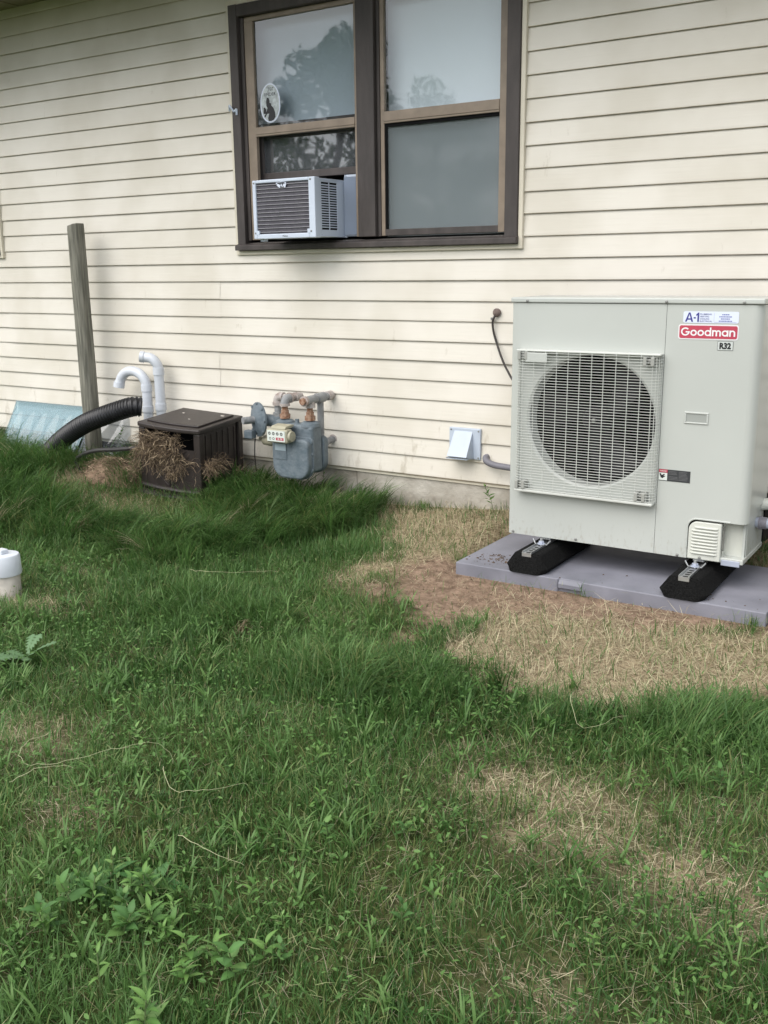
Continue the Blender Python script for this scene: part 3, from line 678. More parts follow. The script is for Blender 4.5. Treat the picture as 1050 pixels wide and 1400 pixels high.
def goodman(x0, x1, zb, xh, asc, y):
    """rounded geometric letters made of rings, arches and stems"""
    w_ = .0052; m_ = MB(); cnt = [0]
    def yy(): cnt[0] += 1; return y - .00004*cnt[0]
    def ring(cx, cz, r, a0=0, a1=2*PI, n=28):
        Y_ = yy(); v = []
        for i in range(n+1):
            a = a0+(a1-a0)*i/n
            v += [(cx+(r-w_/2)*math.cos(a), Y_, cz+(r-w_/2)*math.sin(a)), (cx+(r+w_/2)*math.cos(a), Y_, cz+(r+w_/2)*math.sin(a))]
        m_.add(v, [(2*i, 2*i+1, 2*i+3, 2*i+2) for i in range(n)])
    def stem(x, z0, z1):
        Y_ = yy(); m_.add([(x-w_/2,Y_,z0),(x+w_/2,Y_,z0),(x+w_/2,Y_,z1),(x-w_/2,Y_,z1)], [(0,1,2,3)])
    def bar(xa, xb, z):
        Y_ = yy(); m_.add([(xa,Y_,z-w_/2),(xb,Y_,z-w_/2),(xb,Y_,z+w_/2),(xa,Y_,z+w_/2)], [(0,1,2,3)])
    r = (xh-w_)/2; cz = zb+xh/2; R = (asc-w_)/2
    x = x0 + R + w_/2; ring(x, zb+asc/2, R, .75, 2*PI-.05); bar(x+.001, x+R+w_/2, zb+asc/2-.001); x += R + w_/2 + .0022
    for _ in range(2): x += r+w_/2; ring(x, cz, r); x += r+w_/2+.0018
    x += r+w_/2; ring(x, cz, r); stem(x+r, zb, zb+asc+.001); x += r+w_/2+.0028
    q = r*.72
    stem(x+w_/2, zb, zb+xh); x += w_/2
    for _ in range(2): ring(x+q, zb+xh-q-w_/2, q, 0, PI, 14); stem(x+2*q, zb, zb+xh-q-w_/2+.0001); x += 2*q
    x += w_/2+.0024
    x += r+w_/2; ring(x, cz, r); stem(x+r, zb, zb+xh); x += r+w_/2+.0028
    stem(x+w_/2, zb, zb+xh); x += w_/2; q = r*.86
    ring(x+q, zb+xh-q-w_/2, q, 0, PI, 14); stem(x+2*q, zb, zb+xh-q-w_/2+.0001); x += 2*q+w_/2
    k = (x1-x0)/(x-x0); m_.v = [(x0+(a-x0)*k, b, c) for a, b, c in m_.v]
    return m_
goodman(-1.0925, -.8935, .8195, .0225, .0305, HF-.0021).build('lettering', mat('print_white', (.72,.72,.73), .4), gd)
rs_ = sticker(rrect(-.955, -.898, .769, .802, .001), M_ink, 'refrigerant_sticker')
MB().prism(rrect(-.9538, -.8992, .7702, .8008, .001), HF-.0016, HF-.00125).build('grey_field', mat('label_grey', (.52,.55,.53), .4), rs_)
text('lettering', 'R32', -.9475, -.9055, .7735, .7972, HF-.0020, M_ink, rs_, .055)
wl = sticker(rrect(-1.147, -1.024, .257, .303, .0005), mat('label_dark', (.035,.037,.04), .45), 'warning_label')
MB().box(-1.146, -1.113, HF-.0016, HF-.0013, .2595, .289).build('white_field', M_dial, wl)
MB().box(-1.146, -1.1125, HF-.0016, HF-.0013, .2905, .3022).build('red_field', M_red, wl)
text('lettering', 'WARNING', -1.1425, -1.1165, .2935, .2990, HF-.0020, M_dial, wl, .01)
hs = MB(); hs.prism([(-1.1435,.285),(-1.139,.2865),(-1.134,.279),(-1.125,.2855),(-1.122,.283),(-1.128,.276),(-1.120,.278),(-1.121,.275),(-1.131,.267),(-1.138,.270),(-1.141,.278)], HF-.0021, HF-.0018); hs.build('hand_symbol', M_ink, wl)
sm = MB()
for k in range(7):
    zz = .297-k*.0052
    if k != 3: sm.box(-1.108, -1.078+.010*random.random(), HF-.0016, HF-.0013, zz-.0016, zz)
    sm.box(-1.068, -1.040+.010*random.random(), HF-.0016, HF-.0013, zz-.0016, zz)
sm.build('small_print', mat('print_grey', (.14,.14,.145), .5), wl)
# mounting rails with studs under the cabinet
for fx in (-1.624, -.977):
    m_ = MB(); m_.box(fx-.022, fx+.022, HF+.02, HB-.01, HZ0-.012, HZ0-.001); m_.build('mounting_foot', M_zinc, hp, bevel=.001)

# ------------------------------------------------------------------ pad and rubber feet
pd = thing('equipment_pad', 'grey plastic equipment pad under the heat pump', 'pad', ((PADX0+PADX1)/2, (PADY0+PADY1)/2, -.205))
pt = MB()
yF = PADY0; NX0, NX1 = -1.478, -1.372
pt.prism([(PADX0, yF), (NX0, yF), (NX0+.006, yF+.012), (NX1-.006, yF+.012), (NX1, yF), (PADX1, yF), (PADX1, PADY1), (PADX0, PADY1)], -.2148, -.150, 'z')
pt.build('deck', M_pad, pd, bevel=.004)
tb = MB(); tb.prism([(yF-.001, -.187), (yF-.001, -.170), (yF+.011, -.154), (yF+.011, -.187)], NX0+.004, NX1-.004, 'x'); tb.build('front_tab', M_pad, pd, bevel=.001)
for fx, lab in ((-1.624, 'black rubber block under the left end of the heat pump'), (-.977, 'black rubber block under the louvred right end of the heat pump')):
    t = thing('rubber_foot', lab, 'rubber foot', (fx, -.62, -.15), 0, 'rubber blocks carrying the heat pump')
    m_ = MB(); sec = [(-.080,0),(.080,0),(.094,.022),(.058,.074),(.050,.078),(-.050,.078),(-.058,.074),(-.094,.022)]
    rings = [(-.900, .62, .0), (-.893, .82, .0), (-.862, 1.0, 0), (-.36, 1.0, 0), (-.33, .82, 0)]
    v = []
    for yy, k, _ in rings:
        for a, b in sec: v.append((fx+a*k, yy + (.030*b/.078 if yy < -.88 else 0), -.1495+b*(1 if k > .9 else .97)))
    n = len(sec)
    m_.add(v, [(i*n+q, i*n+(q+1)%n, (i+1)*n+(q+1)%n, (i+1)*n+q) for i in range(len(rings)-1) for q in range(n)])
    m_.add(v[:n], [tuple(range(n))]); m_.add(v[-n:], [tuple(range(n-1,-1,-1))])
    m_.build('rubber_block', M_rubber, t, bevel=.004)
    ch = MB(); zt = -.0705
    for a, b in ((-.0205,-.018),(.018,.0205)): ch.box(fx+a, fx+b, -.872, -.36, zt-.012, zt+.008)
    ch.box(fx-.018, fx+.018, -.872, -.36, zt-.0025, zt-.0005); ch.box(fx-.0206, fx+.0206, -.874, -.8722, zt-.024, zt+.0035)
    cho = ch.build('strut_channel', M_zinc, t)
    for q in range(4): MB().prism([(fx+.011*math.cos(a), -.852+q*.028+.008*math.sin(a)) for a in np.linspace(0, 2*PI, 13)[:-1]], zt-.0004, zt+.0002, 'z').build('slot', M_black, cho)
    sy = -.725
    MB().cyl((fx, sy, zt), (fx, sy, HZ0+.004), .006, 10).build('stud', M_zinc, t)
    nt_ = MB(); nt_.cyl((fx, sy, zt+.0085), (fx, sy, zt+.018), .012, 6); nt_.cyl((fx, sy, zt+.006), (fx, sy, zt+.0082), .017, 14); nt_.build('nut', M_conduitlight, t)
    br = MB()
    for s_ in (-1, 1):
        br.tube([(fx+s_*.010, sy-.004, zt+.0045), (fx+s_*.026, sy-.004, zt+.005), (fx+s_*.040, sy+.003, HZ0-.003)], .0028, 6)
    br.build('clamp', M_zinc, t)

# conduit whip and covered line set at the right of the unit
t = thing('conduit_elbow', 'light grey conduit elbow leaving the right side of the heat pump', 'conduit', (-.79, -.50, .08))
MB().tube(smooth_path([(-.812,-.50,.085),(-.775,-.50,.085),(-.735,-.50,.088),(-.700,-.495,.085),(-.685,-.47,.075),(-.68,-.40,.05)],5), .021, 14).build('elbow', M_conduitlight, t)
m_ = MB(); m_.lathe((-.797,-.50,.085), (1,0,0), [(0,.0),(0,.027),(.010,.027),(.012,.024),(.028,.024),(.03,.021)], 16); m_.build('locknut', M_cond, t)
MB().tube(smooth_path([(-.68,-.41,.056),(-.66,-.3,.06),(-.62,-.12,.03),(-.6,-.02,.02)],5), .017, 12).build('whip', M_cond, t)
t = tag(MB().tube(smooth_path([(-.815,-.42,.14),(-.77,-.41,.145),(-.755,-.38,.13),(-.75,-.28,.05),(-.74,-.12,.0),(-.74,.015,.0)],5), .024, 12).build('line_set', M_cover, None, (-.78,-.40,.0)), 'pale wrapped refrigerant line bending into the wall behind the heat pump', 'pipe')
t = tag(MB().tube([(-.86,-.06,-.12),(-.60,-.06,.09)], .010, 7).build('stick', M_wood2, None, (-.86,-.06,-.12)), 'thin brown stick leaning at the wall right of the heat pump', 'stick')

# ------------------------------------------------------------------ window air conditioner
AX0, AX1, AY0, AZ0, AZ1 = -3.524, -3.116, -.252, 1.238, 1.535
ac = thing('window_air_conditioner', 'white window air conditioner sitting on the left window sill', 'air conditioner', (-3.32, 0, AZ0))
m_ = MB()
fw = .022
m_.box(AX0, AX0+fw, AY0, AY0+.045, AZ0, AZ1); m_.box(AX1-.040, AX1, AY0, AY0+.045, AZ0, AZ1); m_.box(AX0+fw, AX1-.040, AY0, AY0+.045, AZ0, AZ0+.024); m_.box(AX0+fw, AX1-.040, AY0, AY0+.045, AZ1-.016, AZ1)
m_.build('rear_frame', M_acwhite, ac, bevel=.004)
c_ = MB(); c_.box(AX0+.004, AX1-.004, AY0+.0455, .045, AZ1-.010, AZ1-.004); c_.box(AX0+.004, AX1-.003, AY0+.0455, .045, AZ0+.004, AZ0+.012); c_.box(AX0+.004, AX0+.010, AY0+.0455, .045, AZ0+.012, AZ1-.010)
sx = AX1-.006
c_.box(sx-.005, sx, AY0+.0455, AY0+.066, AZ0+.012, AZ1-.010); c_.box(sx-.005, sx, AY0+.133, AY0+.139, AZ0+.040, AZ1-.022); c_.box(sx-.005, sx, AY0+.205, .045, AZ0+.012, AZ1-.010)
c_.box(sx-.005, sx, AY0+.066, AY0+.205, AZ0+.012, AZ0+.040); c_.box(sx-.005, sx, AY0+.066, AY0+.205, AZ1-.022, AZ1-.010)
c_.build('casing', M_acwhite, ac, bevel=.002)
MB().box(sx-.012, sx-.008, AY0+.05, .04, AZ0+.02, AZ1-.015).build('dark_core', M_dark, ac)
NV = 19
lv = MB(); lv.box(sx-.006, sx-.0005, AY0+.066, AY0+.133, -.0028, .0028); l0 = lv.build('side_slat', M_acwhite, ac, local=True)
lv = MB(); lv.box(sx-.006, sx-.0005, AY0+.139, AY0+.205, -.0028, .0028); l1 = lv.build('side_slat', M_acwhite, ac, local=True)
for k in range(1, NV):
    for b_ in (l0, l1):
        o = b_ if k == 1 else b_.copy()
        if k > 1: COL.objects.link(o)
        o.location = (-ORIG[ac].x, 0, AZ0+.040+(AZ1-AZ0-.062)*k/NV-ORIG[ac].z)
MB().box(AX0+fw-.002, AX1-.038, AY0+.010, AY0+.016, AZ0+.022, AZ1-.014).build('condenser', M_fin, ac)
ln = MB(); ln.box(AX0+fw, AX1-.040, AY0+.004, AY0+.008, -.0009, .0009); l0 = ln.build('guard_wire', M_line, ac, local=True)
for k in range(13):
    o = l0 if k == 0 else l0.copy()
    if k: COL.objects.link(o)
    o.location = (-ORIG[ac].x, 0, AZ0+.034+(AZ1-AZ0-.060)*k/12-ORIG[ac].z)
for x, z in ((AX0+.012,AZ0+.030),(AX1-.028,AZ0+.032),(AX0+.012,AZ1-.014),(AX1-.026,AZ1-.012)): MB().lathe((x, AY0, z), (0,-1,0), [(0,.005),(.002,.0045),(.003,0)], 8).build('screw', M_screw, ac)
for x, z in ((AX0+.026,AZ0+.030),(AX1-.046,AZ0+.032)): MB().box(x-.006, x+.012, AY0-.001, AY0+.008, z-.010, z+.012).build('tab', M_acwhite, ac, bevel=.001)
w_ = MB()
for q in range(3): w_.obox((AX0+.178+q*.017, AY0+.003, AZ1-.030+.004*(q % 2)), (.010,0,-.007), (0,.002,0), (.004,0,.009))
w_.box(AX0+.160, AX0+.225, AY0+.001, AY0+.004, AZ1-.025, AZ1-.018)
w_.build('torn_label', M_paper, ac)
text('lettering', 'Midea', AX0+.195, AX0+.228, AZ0+.008, AZ0+.016, AY0-.0012, M_ink, ac, .0)
MB().box(AX0+.02, AX0+.045, AY0+.03, AY0+.06, AZ0-.012, AZ0+.004).build('drain_foot', M_acwhite, ac)
pn = MB(); pn.box(AX1-.004, -3.030, .024, .030, 1.548, 1.560); pn.box(AX1-.004, -3.030, .024, .030, 1.247, 1.254); pn.box(AX1-.002, AX1+.004, .018, .032, 1.240, 1.560)
pn.build('curtain_frame', M_acwhite, ac, bevel=.001)
zz = MB(); v = []; K = 22
for k in range(K+1):
    x = AX1+.004 + (-3.031-AX1-.004)*k/K; v += [(x, .004+.022*(k % 2), 1.2545), (x, .004+.022*(k % 2), 1.5475)]
zz.add(v, [(2*k, 2*k+2, 2*k+3, 2*k+1) for k in range(K)]); zz.build('accordion_curtain', M_acwhite, ac)
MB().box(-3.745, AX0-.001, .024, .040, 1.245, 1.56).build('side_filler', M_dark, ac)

# ------------------------------------------------------------------ gas meter
gm = thing('gas_meter', 'grey blue gas meter with rusty unions and regulator mounted at the wall', 'gas meter', (-3.28, -.2, 0))
def plate(xc, w_, z0, z1, r, y0, y1): return MB().prism(rrect(xc-w_/2, xc+w_/2, z0, z1, r, 6, (r, r, .03, .03)), y0, y1)
plate(-3.283, .245, -.030, .190, .075, -.318, -.262).build('front_case', M_meter, gm, bevel=.012, seg=3)
plate(-3.283, .258, -.036, .198, .080, -.276, -.262).build('front_flange', M_meter, gm, bevel=.003)
bd = MB(); bd.box(-3.395, -3.170, -.262, -.165, .0, .262); bd.build('body', M_meter, gm, bevel=.02, seg=3)
plate(-3.283, .24, -.020, .190, .075, -.166, -.12).build('rear_case', M_meter, gm, bevel=.012, seg=3)
for x, z in ((-3.40,.11),(-3.166,.11),(-3.40,.03),(-3.166,.02),(-3.33,-.028),(-3.235,-.028),(-3.166,.175)): MB().cyl((x, -.285, z), (x, -.274, z), .011, 8).build('bolt', M_meter, gm)
for x in (-3.388, -3.216): MB().lathe((x, -.213, .25), (0,0,1), [(0,.055),(.018,.052),(.026,.04),(.03,.0)], 20).build('top_boss', M_meter, gm)
MB().cyl((-3.30,-.22,.262), (-3.30,-.22,.285), .012, 8).build('plug', M_meter, gm)
ib = MB(); ib.box(-3.398, -3.255, -.372, -.319, .172, .247); ib.build('index_box', M_index, gm, bevel=.012, seg=3)
ib = MB(); ib.prism([(-.366,.2475),(-.30,.2475),(-.27,.262),(-.30,.268),(-.35,.262)], -3.375, -3.275, 'x'); ib.build('index_hood', M_index, gm, bevel=.005)
ib = MB(); ib.lathe((-3.250,-.345,.21), (1,0,0), [(0,.03),(.012,.028),(.014,0)], 14); ib.build('index_knob', M_index, gm)
dl = MB().box(-3.388, -3.268, -.3745, -.3725, .181, .240).build('dial_plate', M_dial, gm)
for q in range(4):
    x = -3.372+q*.027; MB().lathe((x, -.3747, .223), (0,-1,0), [(0,.0085),(.0006,.0085),(.0006,.0055),(0,.0055)], 16).build('dial', M_ink, dl)
    MB().box(x-.0012, x+.0012, -.3756, -.3752, .220, .229).build('pointer', M_ink, dl)
for x in (-3.368, -3.345): MB().lathe((x, -.3747, .196), (0,-1,0), [(0,.007),(.0006,.007),(.0006,.0048),(0,.0048)], 14).build('dial', M_ink, dl)
MB().box(-3.328, -3.276, -.3752, -.3748, .188, .203).build('red_field', M_red, dl)
text('lettering', '25', -3.320, -3.284, .1905, .2005, -.3756, M_dial, dl, .01)
np_ = MB(); np_.box(-3.383, -3.302, -.3215, -.3185, .075, .165); npo = np_.build('name_plate', M_meter, gm, bevel=.001)
MB().box(-3.379, -3.306, -.3225, -.3217, .123, .161).build('plate_label', mat('plate_grey', (.33,.40,.44), .4), npo)
# left union, elbow back, cross pipe, riser, regulator
def nutt(c, ax='z', r=.024, h=.022, ma=M_rust): 
    c = Vector(c); d = Vector((0,0,h/2)) if ax == 'z' else (Vector((0,h/2,0)) if ax == 'y' else Vector((h/2,0,0)))
    return MB().cyl(c-d, c+d, r, 8).build('union_nut', ma, gm, bevel=.002)
PR = .0165
for x in (-3.388, -3.216):
    nutt((x, -.213, .295), r=.030, h=.024); nutt((x, -.213, .318), r=.022, h=.02)
    MB().cyl((x,-.213,.325), (x,-.213,.362), PR, 12).build('nipple', M_rust, gm)
MB().tube([(-3.388,-.213,.352)]+arc((-3.388,-.185,.362),(0,-1,0),(0,0,1),.028,0,PI/2,6)+[(-3.388,-.165,.390)], .024, 14).build('elbow', M_pipe, gm)
m_ = MB(); m_.cyl((-3.388,-.213,.350),(-3.388,-.213,.364), .029, 14); m_.cyl((-3.388,-.172,.390),(-3.388,-.158,.390), .029, 14); m_.build('elbow_collar', M_pipew, gm)
MB().cyl((-3.388,-.165,.390), (-3.388,-.10,.390), PR, 12).build('nipple', M_pipew, gm)
m_ = MB(); m_.cyl((-3.388,-.125,.390),(-3.388,-.085,.390), .026, 14); m_.cyl((-3.388,-.085,.390),(-3.388,-.065,.390), .020, 8); m_.build('coupling', M_pipew, gm)
MB().cyl((-3.40,-.11,.388), (-3.49,-.115,.385), PR, 12).build('cross_pipe', M_pipew, gm)
MB().tube([(-3.47,-.115,.386),(-3.49,-.115,.386)]+arc((-3.49,-.115,.360),(0,0,1),(-1,0,0),.026,.3,PI/2,5)+[(-3.516,-.115,.340)], .025, 14).build('elbow', M_pipew, gm)
MB().cyl((-3.516,-.115,.335), (-3.516,-.115,.353), .030, 14).build('elbow_collar', M_pipew, gm)
MB().cyl((-3.516,-.115,.25), (-3.516,-.115,.34), PR+.003, 12).build('riser', M_pipe, gm)
MB().cyl((-3.516,-.115,.268), (-3.516,-.115,.295), .028, 8).build('union_nut', M_pipe, gm)
rb = MB(); rb.lathe((-3.516,-.115,.17), (0,0,1), [(0,.0),(0,.03),(.02,.04),(.06,.042),(.10,.034),(.11,0)], 18); reg = rb.build('regulator', M_meter, gm)
rn = Vector((-.42,-.90,0)).normalized(); rc_ = Vector((-3.625,-.155,.252))
rb = MB(); rb.lathe(rc_-rn*.03, rn, [(-.01,.02),(0,.05),(.022,.088),(.026,.098),(.036,.098),(.040,.086),(.058,.050),(.060,.035),(.066,.0)], 28); rb.build('diaphragm_case', M_meter, reg)
for q in range(8):
    a = 2*PI*q/8; u = rn.cross(Vector((0,0,1))); c = rc_+rn*.004+u*(.091*math.cos(a))+Vector((0,0,.091*math.sin(a)))
    MB().cyl(c, c+rn*.010, .008, 6).build('bolt', M_meter, reg)
MB().tube([rc_+rn*.03, rc_+rn*.10], .021, 12).build('spring_cap', M_pipe, reg)
MB().tube([rc_, Vector((-3.53,-.12,.245))], .035, 12).build('regulator_neck', M_meter, reg)
MB().obox(rc_+Vector((-.045,-.03,-.085)), Vector((.030,.0,0)), Vector((0,.022,0)), Vector((0,0,.024))).build('vent_box', M_meter, reg, bevel=.006)
MB().tube(smooth_path([(-3.66,-.11,.135),(-3.60,-.12,.128),(-3.52,-.16,.14),(-3.44,-.20,.19)],5), [.012]*4+[.030]*6+[.034]*6, 12).build('beige_boot', M_index, reg)
MB().tube(smooth_path([(-3.645,-.17,.15),(-3.66,-.16,.10),(-3.68,-.14,.03),(-3.69,-.12,-.06)],5), .0035, 6).build('bond_wire', M_cable, gm)
# right union, tee, pipe back to the wall, down pipe and stub
x = -3.212
MB().cyl((x,-.213,.352), (x,-.213,.372), .028, 14).build('tee_collar', M_pipew, gm)
MB().cyl((x,-.213,.36), (x,-.213,.395), .023, 14).build('tee', M_pipew, gm)
MB().cyl((x,-.262,.392), (x,-.165,.394), .0245, 14).build('tee', M_pipe, gm)
m_ = MB(); m_.cyl((x,-.272,.392),(x,-.258,.392), .0285, 14); m_.build('tee_collar', M_pipew, gm)
MB().cyl((x,-.288,.392), (x,-.271,.392), .019, 8).build('pipe_plug', M_rust, gm)
MB().cyl((x,-.17,.394), (x,-.03,.399), .0185, 12).build('pipe', M_pipe, gm)
MB().cyl((x,-.155,.395), (x,-.090,.397), .028, 14).build('tee', M_pipe, gm)
m_ = MB(); m_.cyl((x,-.058,.398),(x,-.020,.399), .026, 14); m_.build('pipe_cap', M_pipew, gm)
MB().cyl((x,-.122,.39), (x,-.122,.15), .0185, 12).build('down_pipe', M_pipe, gm)
MB().tube([(x,-.122,.175)]+arc((x,-.097,.170),(0,-1,0),(0,0,-1),.025,0,PI/2,6)+[(x,-.08,.145)], .026, 14).build('elbow', M_pipe, gm)
MB().cyl((x,-.09,.145), (x,.004,.150), .019, 12).build('house_stub', M_pipe, gm)
MB().cyl((x,-.012,.150), (x,-.0,.150), .027, 14).build('stub_flange', M_pipew, gm)

# ------------------------------------------------------------------ dryer vent, conduit, cable
dv = thing('dryer_vent', 'white plastic dryer vent hood on the siding left of the heat pump', 'vent hood', (-2.365, -.02, .12))
m_ = MB(); m_.box(-2.458, -2.277, -.026, -.008, .118, .278); m_.build('flange', M_white, dv, bevel=.004)
xl0, xl1 = -2.432, -2.318
hm = MB(); v = [(xl0+.006,-.026,.262),(xl1-.004,-.026,.262),(xl1-.004,-.095,.138),(xl0-.002,-.095,.138),(xl0-.010,-.026,.122),(xl1+.004,-.026,.122)]
hm.add(v, [(0,1,2,3),(0,3,4),(1,5,2)]); md = hm.build('hood', M_white, dv); md.modifiers.new('thick', 'SOLIDIFY').thickness = .003
g_ = MB()
for k in range(9): 
    x_ = xl0-.004+k*.0145; g_.box(x_-.0015, x_+.0015, -.097, -.028, .128, .131)
for k in range(4): g_.box(xl0-.008, xl1+.002, -.092+k*.018, -.090+k*.018, .1245, .1275)
g_.build('pest_guard', M_white, dv)
for x_, z_ in ((-2.446,.266),(-2.288,.266),(-2.446,.128),(-2.288,.128)): MB().lathe((x_,-.026,z_), (0,-1,0), [(0,.005),(.002,.0045),(.003,0)], 8).build('screw', M_screw, dv)
t = tag(MB().tube(smooth_path([(-2.245,.0,.136),(-2.243,-.03,.134),(-2.225,-.05,.120),(-2.18,-.06,.109),(-2.10,-.075,.107),(-1.95,-.10,.108),(-1.78,-.15,.11),(-1.70,-.33,.12)],6), .0165, 14).build('conduit', M_cond, None, (-2.245,0,.136)), 'grey flexible conduit curving from the siding behind the heat pump', 'conduit')
cb = thing('cable', 'thin black cable hanging from a putty plug to behind the heat pump', 'cable', (-2.20, -.02, .83))
MB().tube(smooth_path([(-2.200,-.010,.862),(-2.207,-.030,.840),(-2.215,-.030,.812),(-2.210,-.026,.765),(-2.190,-.030,.712),(-2.155,-.05,.650),(-2.113,-.07,.590),(-2.04,-.12,.53),(-1.85,-.3,.48)],6), .0055, 8).build('wire', M_cable, cb)
pm = MB(); pm.lathe((-2.198,-.013,.862), (0,-1,0), [(0,.020),(.010,.021),(.020,.015),(.026,.0)], 12); po = pm.build('putty_plug', M_putty, cb)
MB().obox((-2.220,-.026,.832), (.007,0,0), (0,.004,0), (0,0,.006)).build('cable_clip', M_screw, cb, bevel=.001)

# ------------------------------------------------------------------ wooden post, window well cover, drain pipe
pw = MB(); c_ = .018; h_ = .046
sec = [(-h_+c_,-h_),(h_-c_,-h_),(h_,-h_+c_),(h_,h_-c_),(h_-c_,h_),(-h_+c_,h_),(-h_,h_-c_),(-h_,-h_+c_)]
v = []
lev = [(-.35,0,0,1.0),(.0,.003,0,1.0),(.45,-.002,.003,1.01),(.9,.002,-.002,.99),(1.34,0,0,.97),(1.362,0,0,.94)]
for z, ox, oy, k in lev: v += [(-5.018+ox+a*k, -.165+oy+b*k, z+(.010*a/.05 if z > 1.3 else 0)) for a, b in sec]
pw.add(v, [(i*8+q, i*8+(q+1)%8, (i+1)*8+(q+1)%8, (i+1)*8+q) for i in range(len(lev)-1) for q in range(8)]); pw.add(v[-8:], [tuple(range(8))])
tag(pw.build('wooden_post', M_wood, None, (-5.018,-.165,-.15), bevel=.006), 'weathered grey wooden post standing upright against the siding', 'post')

wc = thing('window_well_cover', 'blue tinted corrugated plastic window well cover at the foot of the post', 'well cover', (-5.4, -.1, -.1))
m_ = MB(); WXA, WXB = -5.955, -5.16; K = 48; v = []
def wprof(x, amp):
    ph = (x-WXA)/.125*2*PI; c = amp*math.cos(ph)
    return [(x,-.018,.205), (x,-.030,.150), (x,-.062+c*.2,.118), (x,-.125+c,.02), (x,-.190+c,-.075), (x,-.215+c,-.13)]
for k in range(K+1):
    v += wprof(WXA+(WXB-WXA)*k/K, .016)
m_.add(v, [(k*6+q, (k+1)*6+q, (k+1)*6+q+1, k*6+q+1) for k in range(K) for q in range(5)], True)
o = m_.build('corrugated_panel', M_wellblue, wc); o.modifiers.new('thick', 'SOLIDIFY').thickness = .003
m_ = MB(); m_.add([(WXA,-.017,.205),(WXA,-.062,.118),(WXA,-.215,-.13),(WXA,-.017,-.13)], [(0,1,2,3)]); m_.build('end_panel', M_wellblue, wc)
m_ = MB(); K = 10; v = []
for k in range(K+1):
    a = k/K; x = WXB+.003+(-4.83-WXB)*a; d = .20*math.sqrt(max(0, 1-a*a))
    v += [(x,-.018-d*.06,.16), (x,-.018-d*.25,.10), (x,-.018-d*.6,.0), (x,-.018-d,-.13)]
m_.add(v, [(k*4+q, (k+1)*4+q, (k+1)*4+q+1, k*4+q+1) for k in range(K) for q in range(3)], True); m_.build('clear_end', M_clear, wc)
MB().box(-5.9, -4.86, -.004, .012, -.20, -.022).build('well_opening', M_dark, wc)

dp = MB(); path = smooth_path([(-5.42,-.40,-.22),(-5.25,-.375,-.085),(-5.08,-.365,.045),(-4.88,-.355,.155),(-4.70,-.34,.222),(-4.57,-.30,.266),(-4.505,-.275,.283),(-4.47,-.24,.278)], 50)
acc = 0; rr = []; last = path[0]
for q in path:
    acc += (q-last).length; last = q; rr.append(  .0575 + .0036*math.tanh(2.2*math.sin(acc/.019*2*PI)))
o = dp.tube(path, rr, 24, True).build('drain_pipe', M_corr, None, (-5.25,-.37,-.1), sharp=80)
tag(o, 'black corrugated drain pipe arching out of the grass past the post', 'drain pipe')
hose = tag(MB().tube(smooth_path([(-4.25,-.40,.09),(-4.36,-.42,.065),(-4.50,-.43,.045),(-4.70,-.44,.02),(-4.84,-.45,-.035),(-4.83,-.46,-.105),(-4.68,-.50,-.135),(-4.50,-.54,-.135),(-4.34,-.57,-.13)],7), .0125, 8).build('hose', M_hose, None, (-4.6,-.5,-.1)), 'thin black hose looping over the soil left of the brown box', 'hose')

# ------------------------------------------------------------------ white vent pipes at the wall
pa = thing('vent_pipe', 'white plastic vent pipe bent over in a gooseneck behind the brown box', 'vent pipe', (-4.565,-.10,-.1), 0, 'white vent pipes at the wall')
r_ = .0305
gn = [(-4.565,-.10,-.15),(-4.565,-.10,.375)] + [Vector((-4.665+.100*math.cos(a), -.10-.01*a, .392+.085*math.sin(a))) for a in np.linspace(.15, PI-.25, 14)] + [(-4.772,-.135,.385)]
MB().tube(gn, r_, 20, False).build('pipe', M_pvc, pa)
m_ = MB()
for a, b in (((-4.565,-.10,.225),(-4.565,-.10,.262)), ((-4.565,-.10,.355),(-4.566,-.10,.395)), ((-4.768,-.132,.405),(-4.774,-.136,.372))): MB().tube([a, b], r_+.0045, 20).build('coupling', M_pvc, pa)
pb = thing('vent_pipe', 'white plastic vent pipe with an open elbow, taller of the pair behind the brown box', 'vent pipe', (-4.45,-.10,-.1), 0, 'white vent pipes at the wall')
el = [(-4.452,-.10,-.15),(-4.452,-.10,.50)] + [Vector((-4.515+.063*math.cos(a), -.10-.018*a, .505+.063*math.sin(a))) for a in np.linspace(.2, PI/2+.1, 8)] + [(-4.548,-.145,.572)]
MB().tube(el, r_, 20, False).build('pipe', M_pvc, pb)
m_ = MB()
for a, b in (((-4.452,-.10,.245),(-4.452,-.10,.285)), ((-4.452,-.10,.462),(-4.452,-.10,.505))): MB().tube([a, b], r_+.0045, 20).build('coupling', M_pvc, pb)
m_ = MB(); d_ = (Vector((-4.548,-.145,.572))-Vector(el[-2])).normalized(); c_ = Vector((-4.548,-.145,.572))
m_.lathe(c_-d_*.02, d_, [(0,r_),(.0,r_+.004),(.024,r_+.004),(.024,r_-.003),(.012,r_-.003)], 20); m_.build('rim', M_pvc, pb)
m_ = MB(); m_.lathe(c_-d_*.004, d_, [(0,0),(0,r_-.003)], 20); m_.build('pipe_mouth', mat('pipe_shadow_grey', (.35,.33,.30), .8), pb)

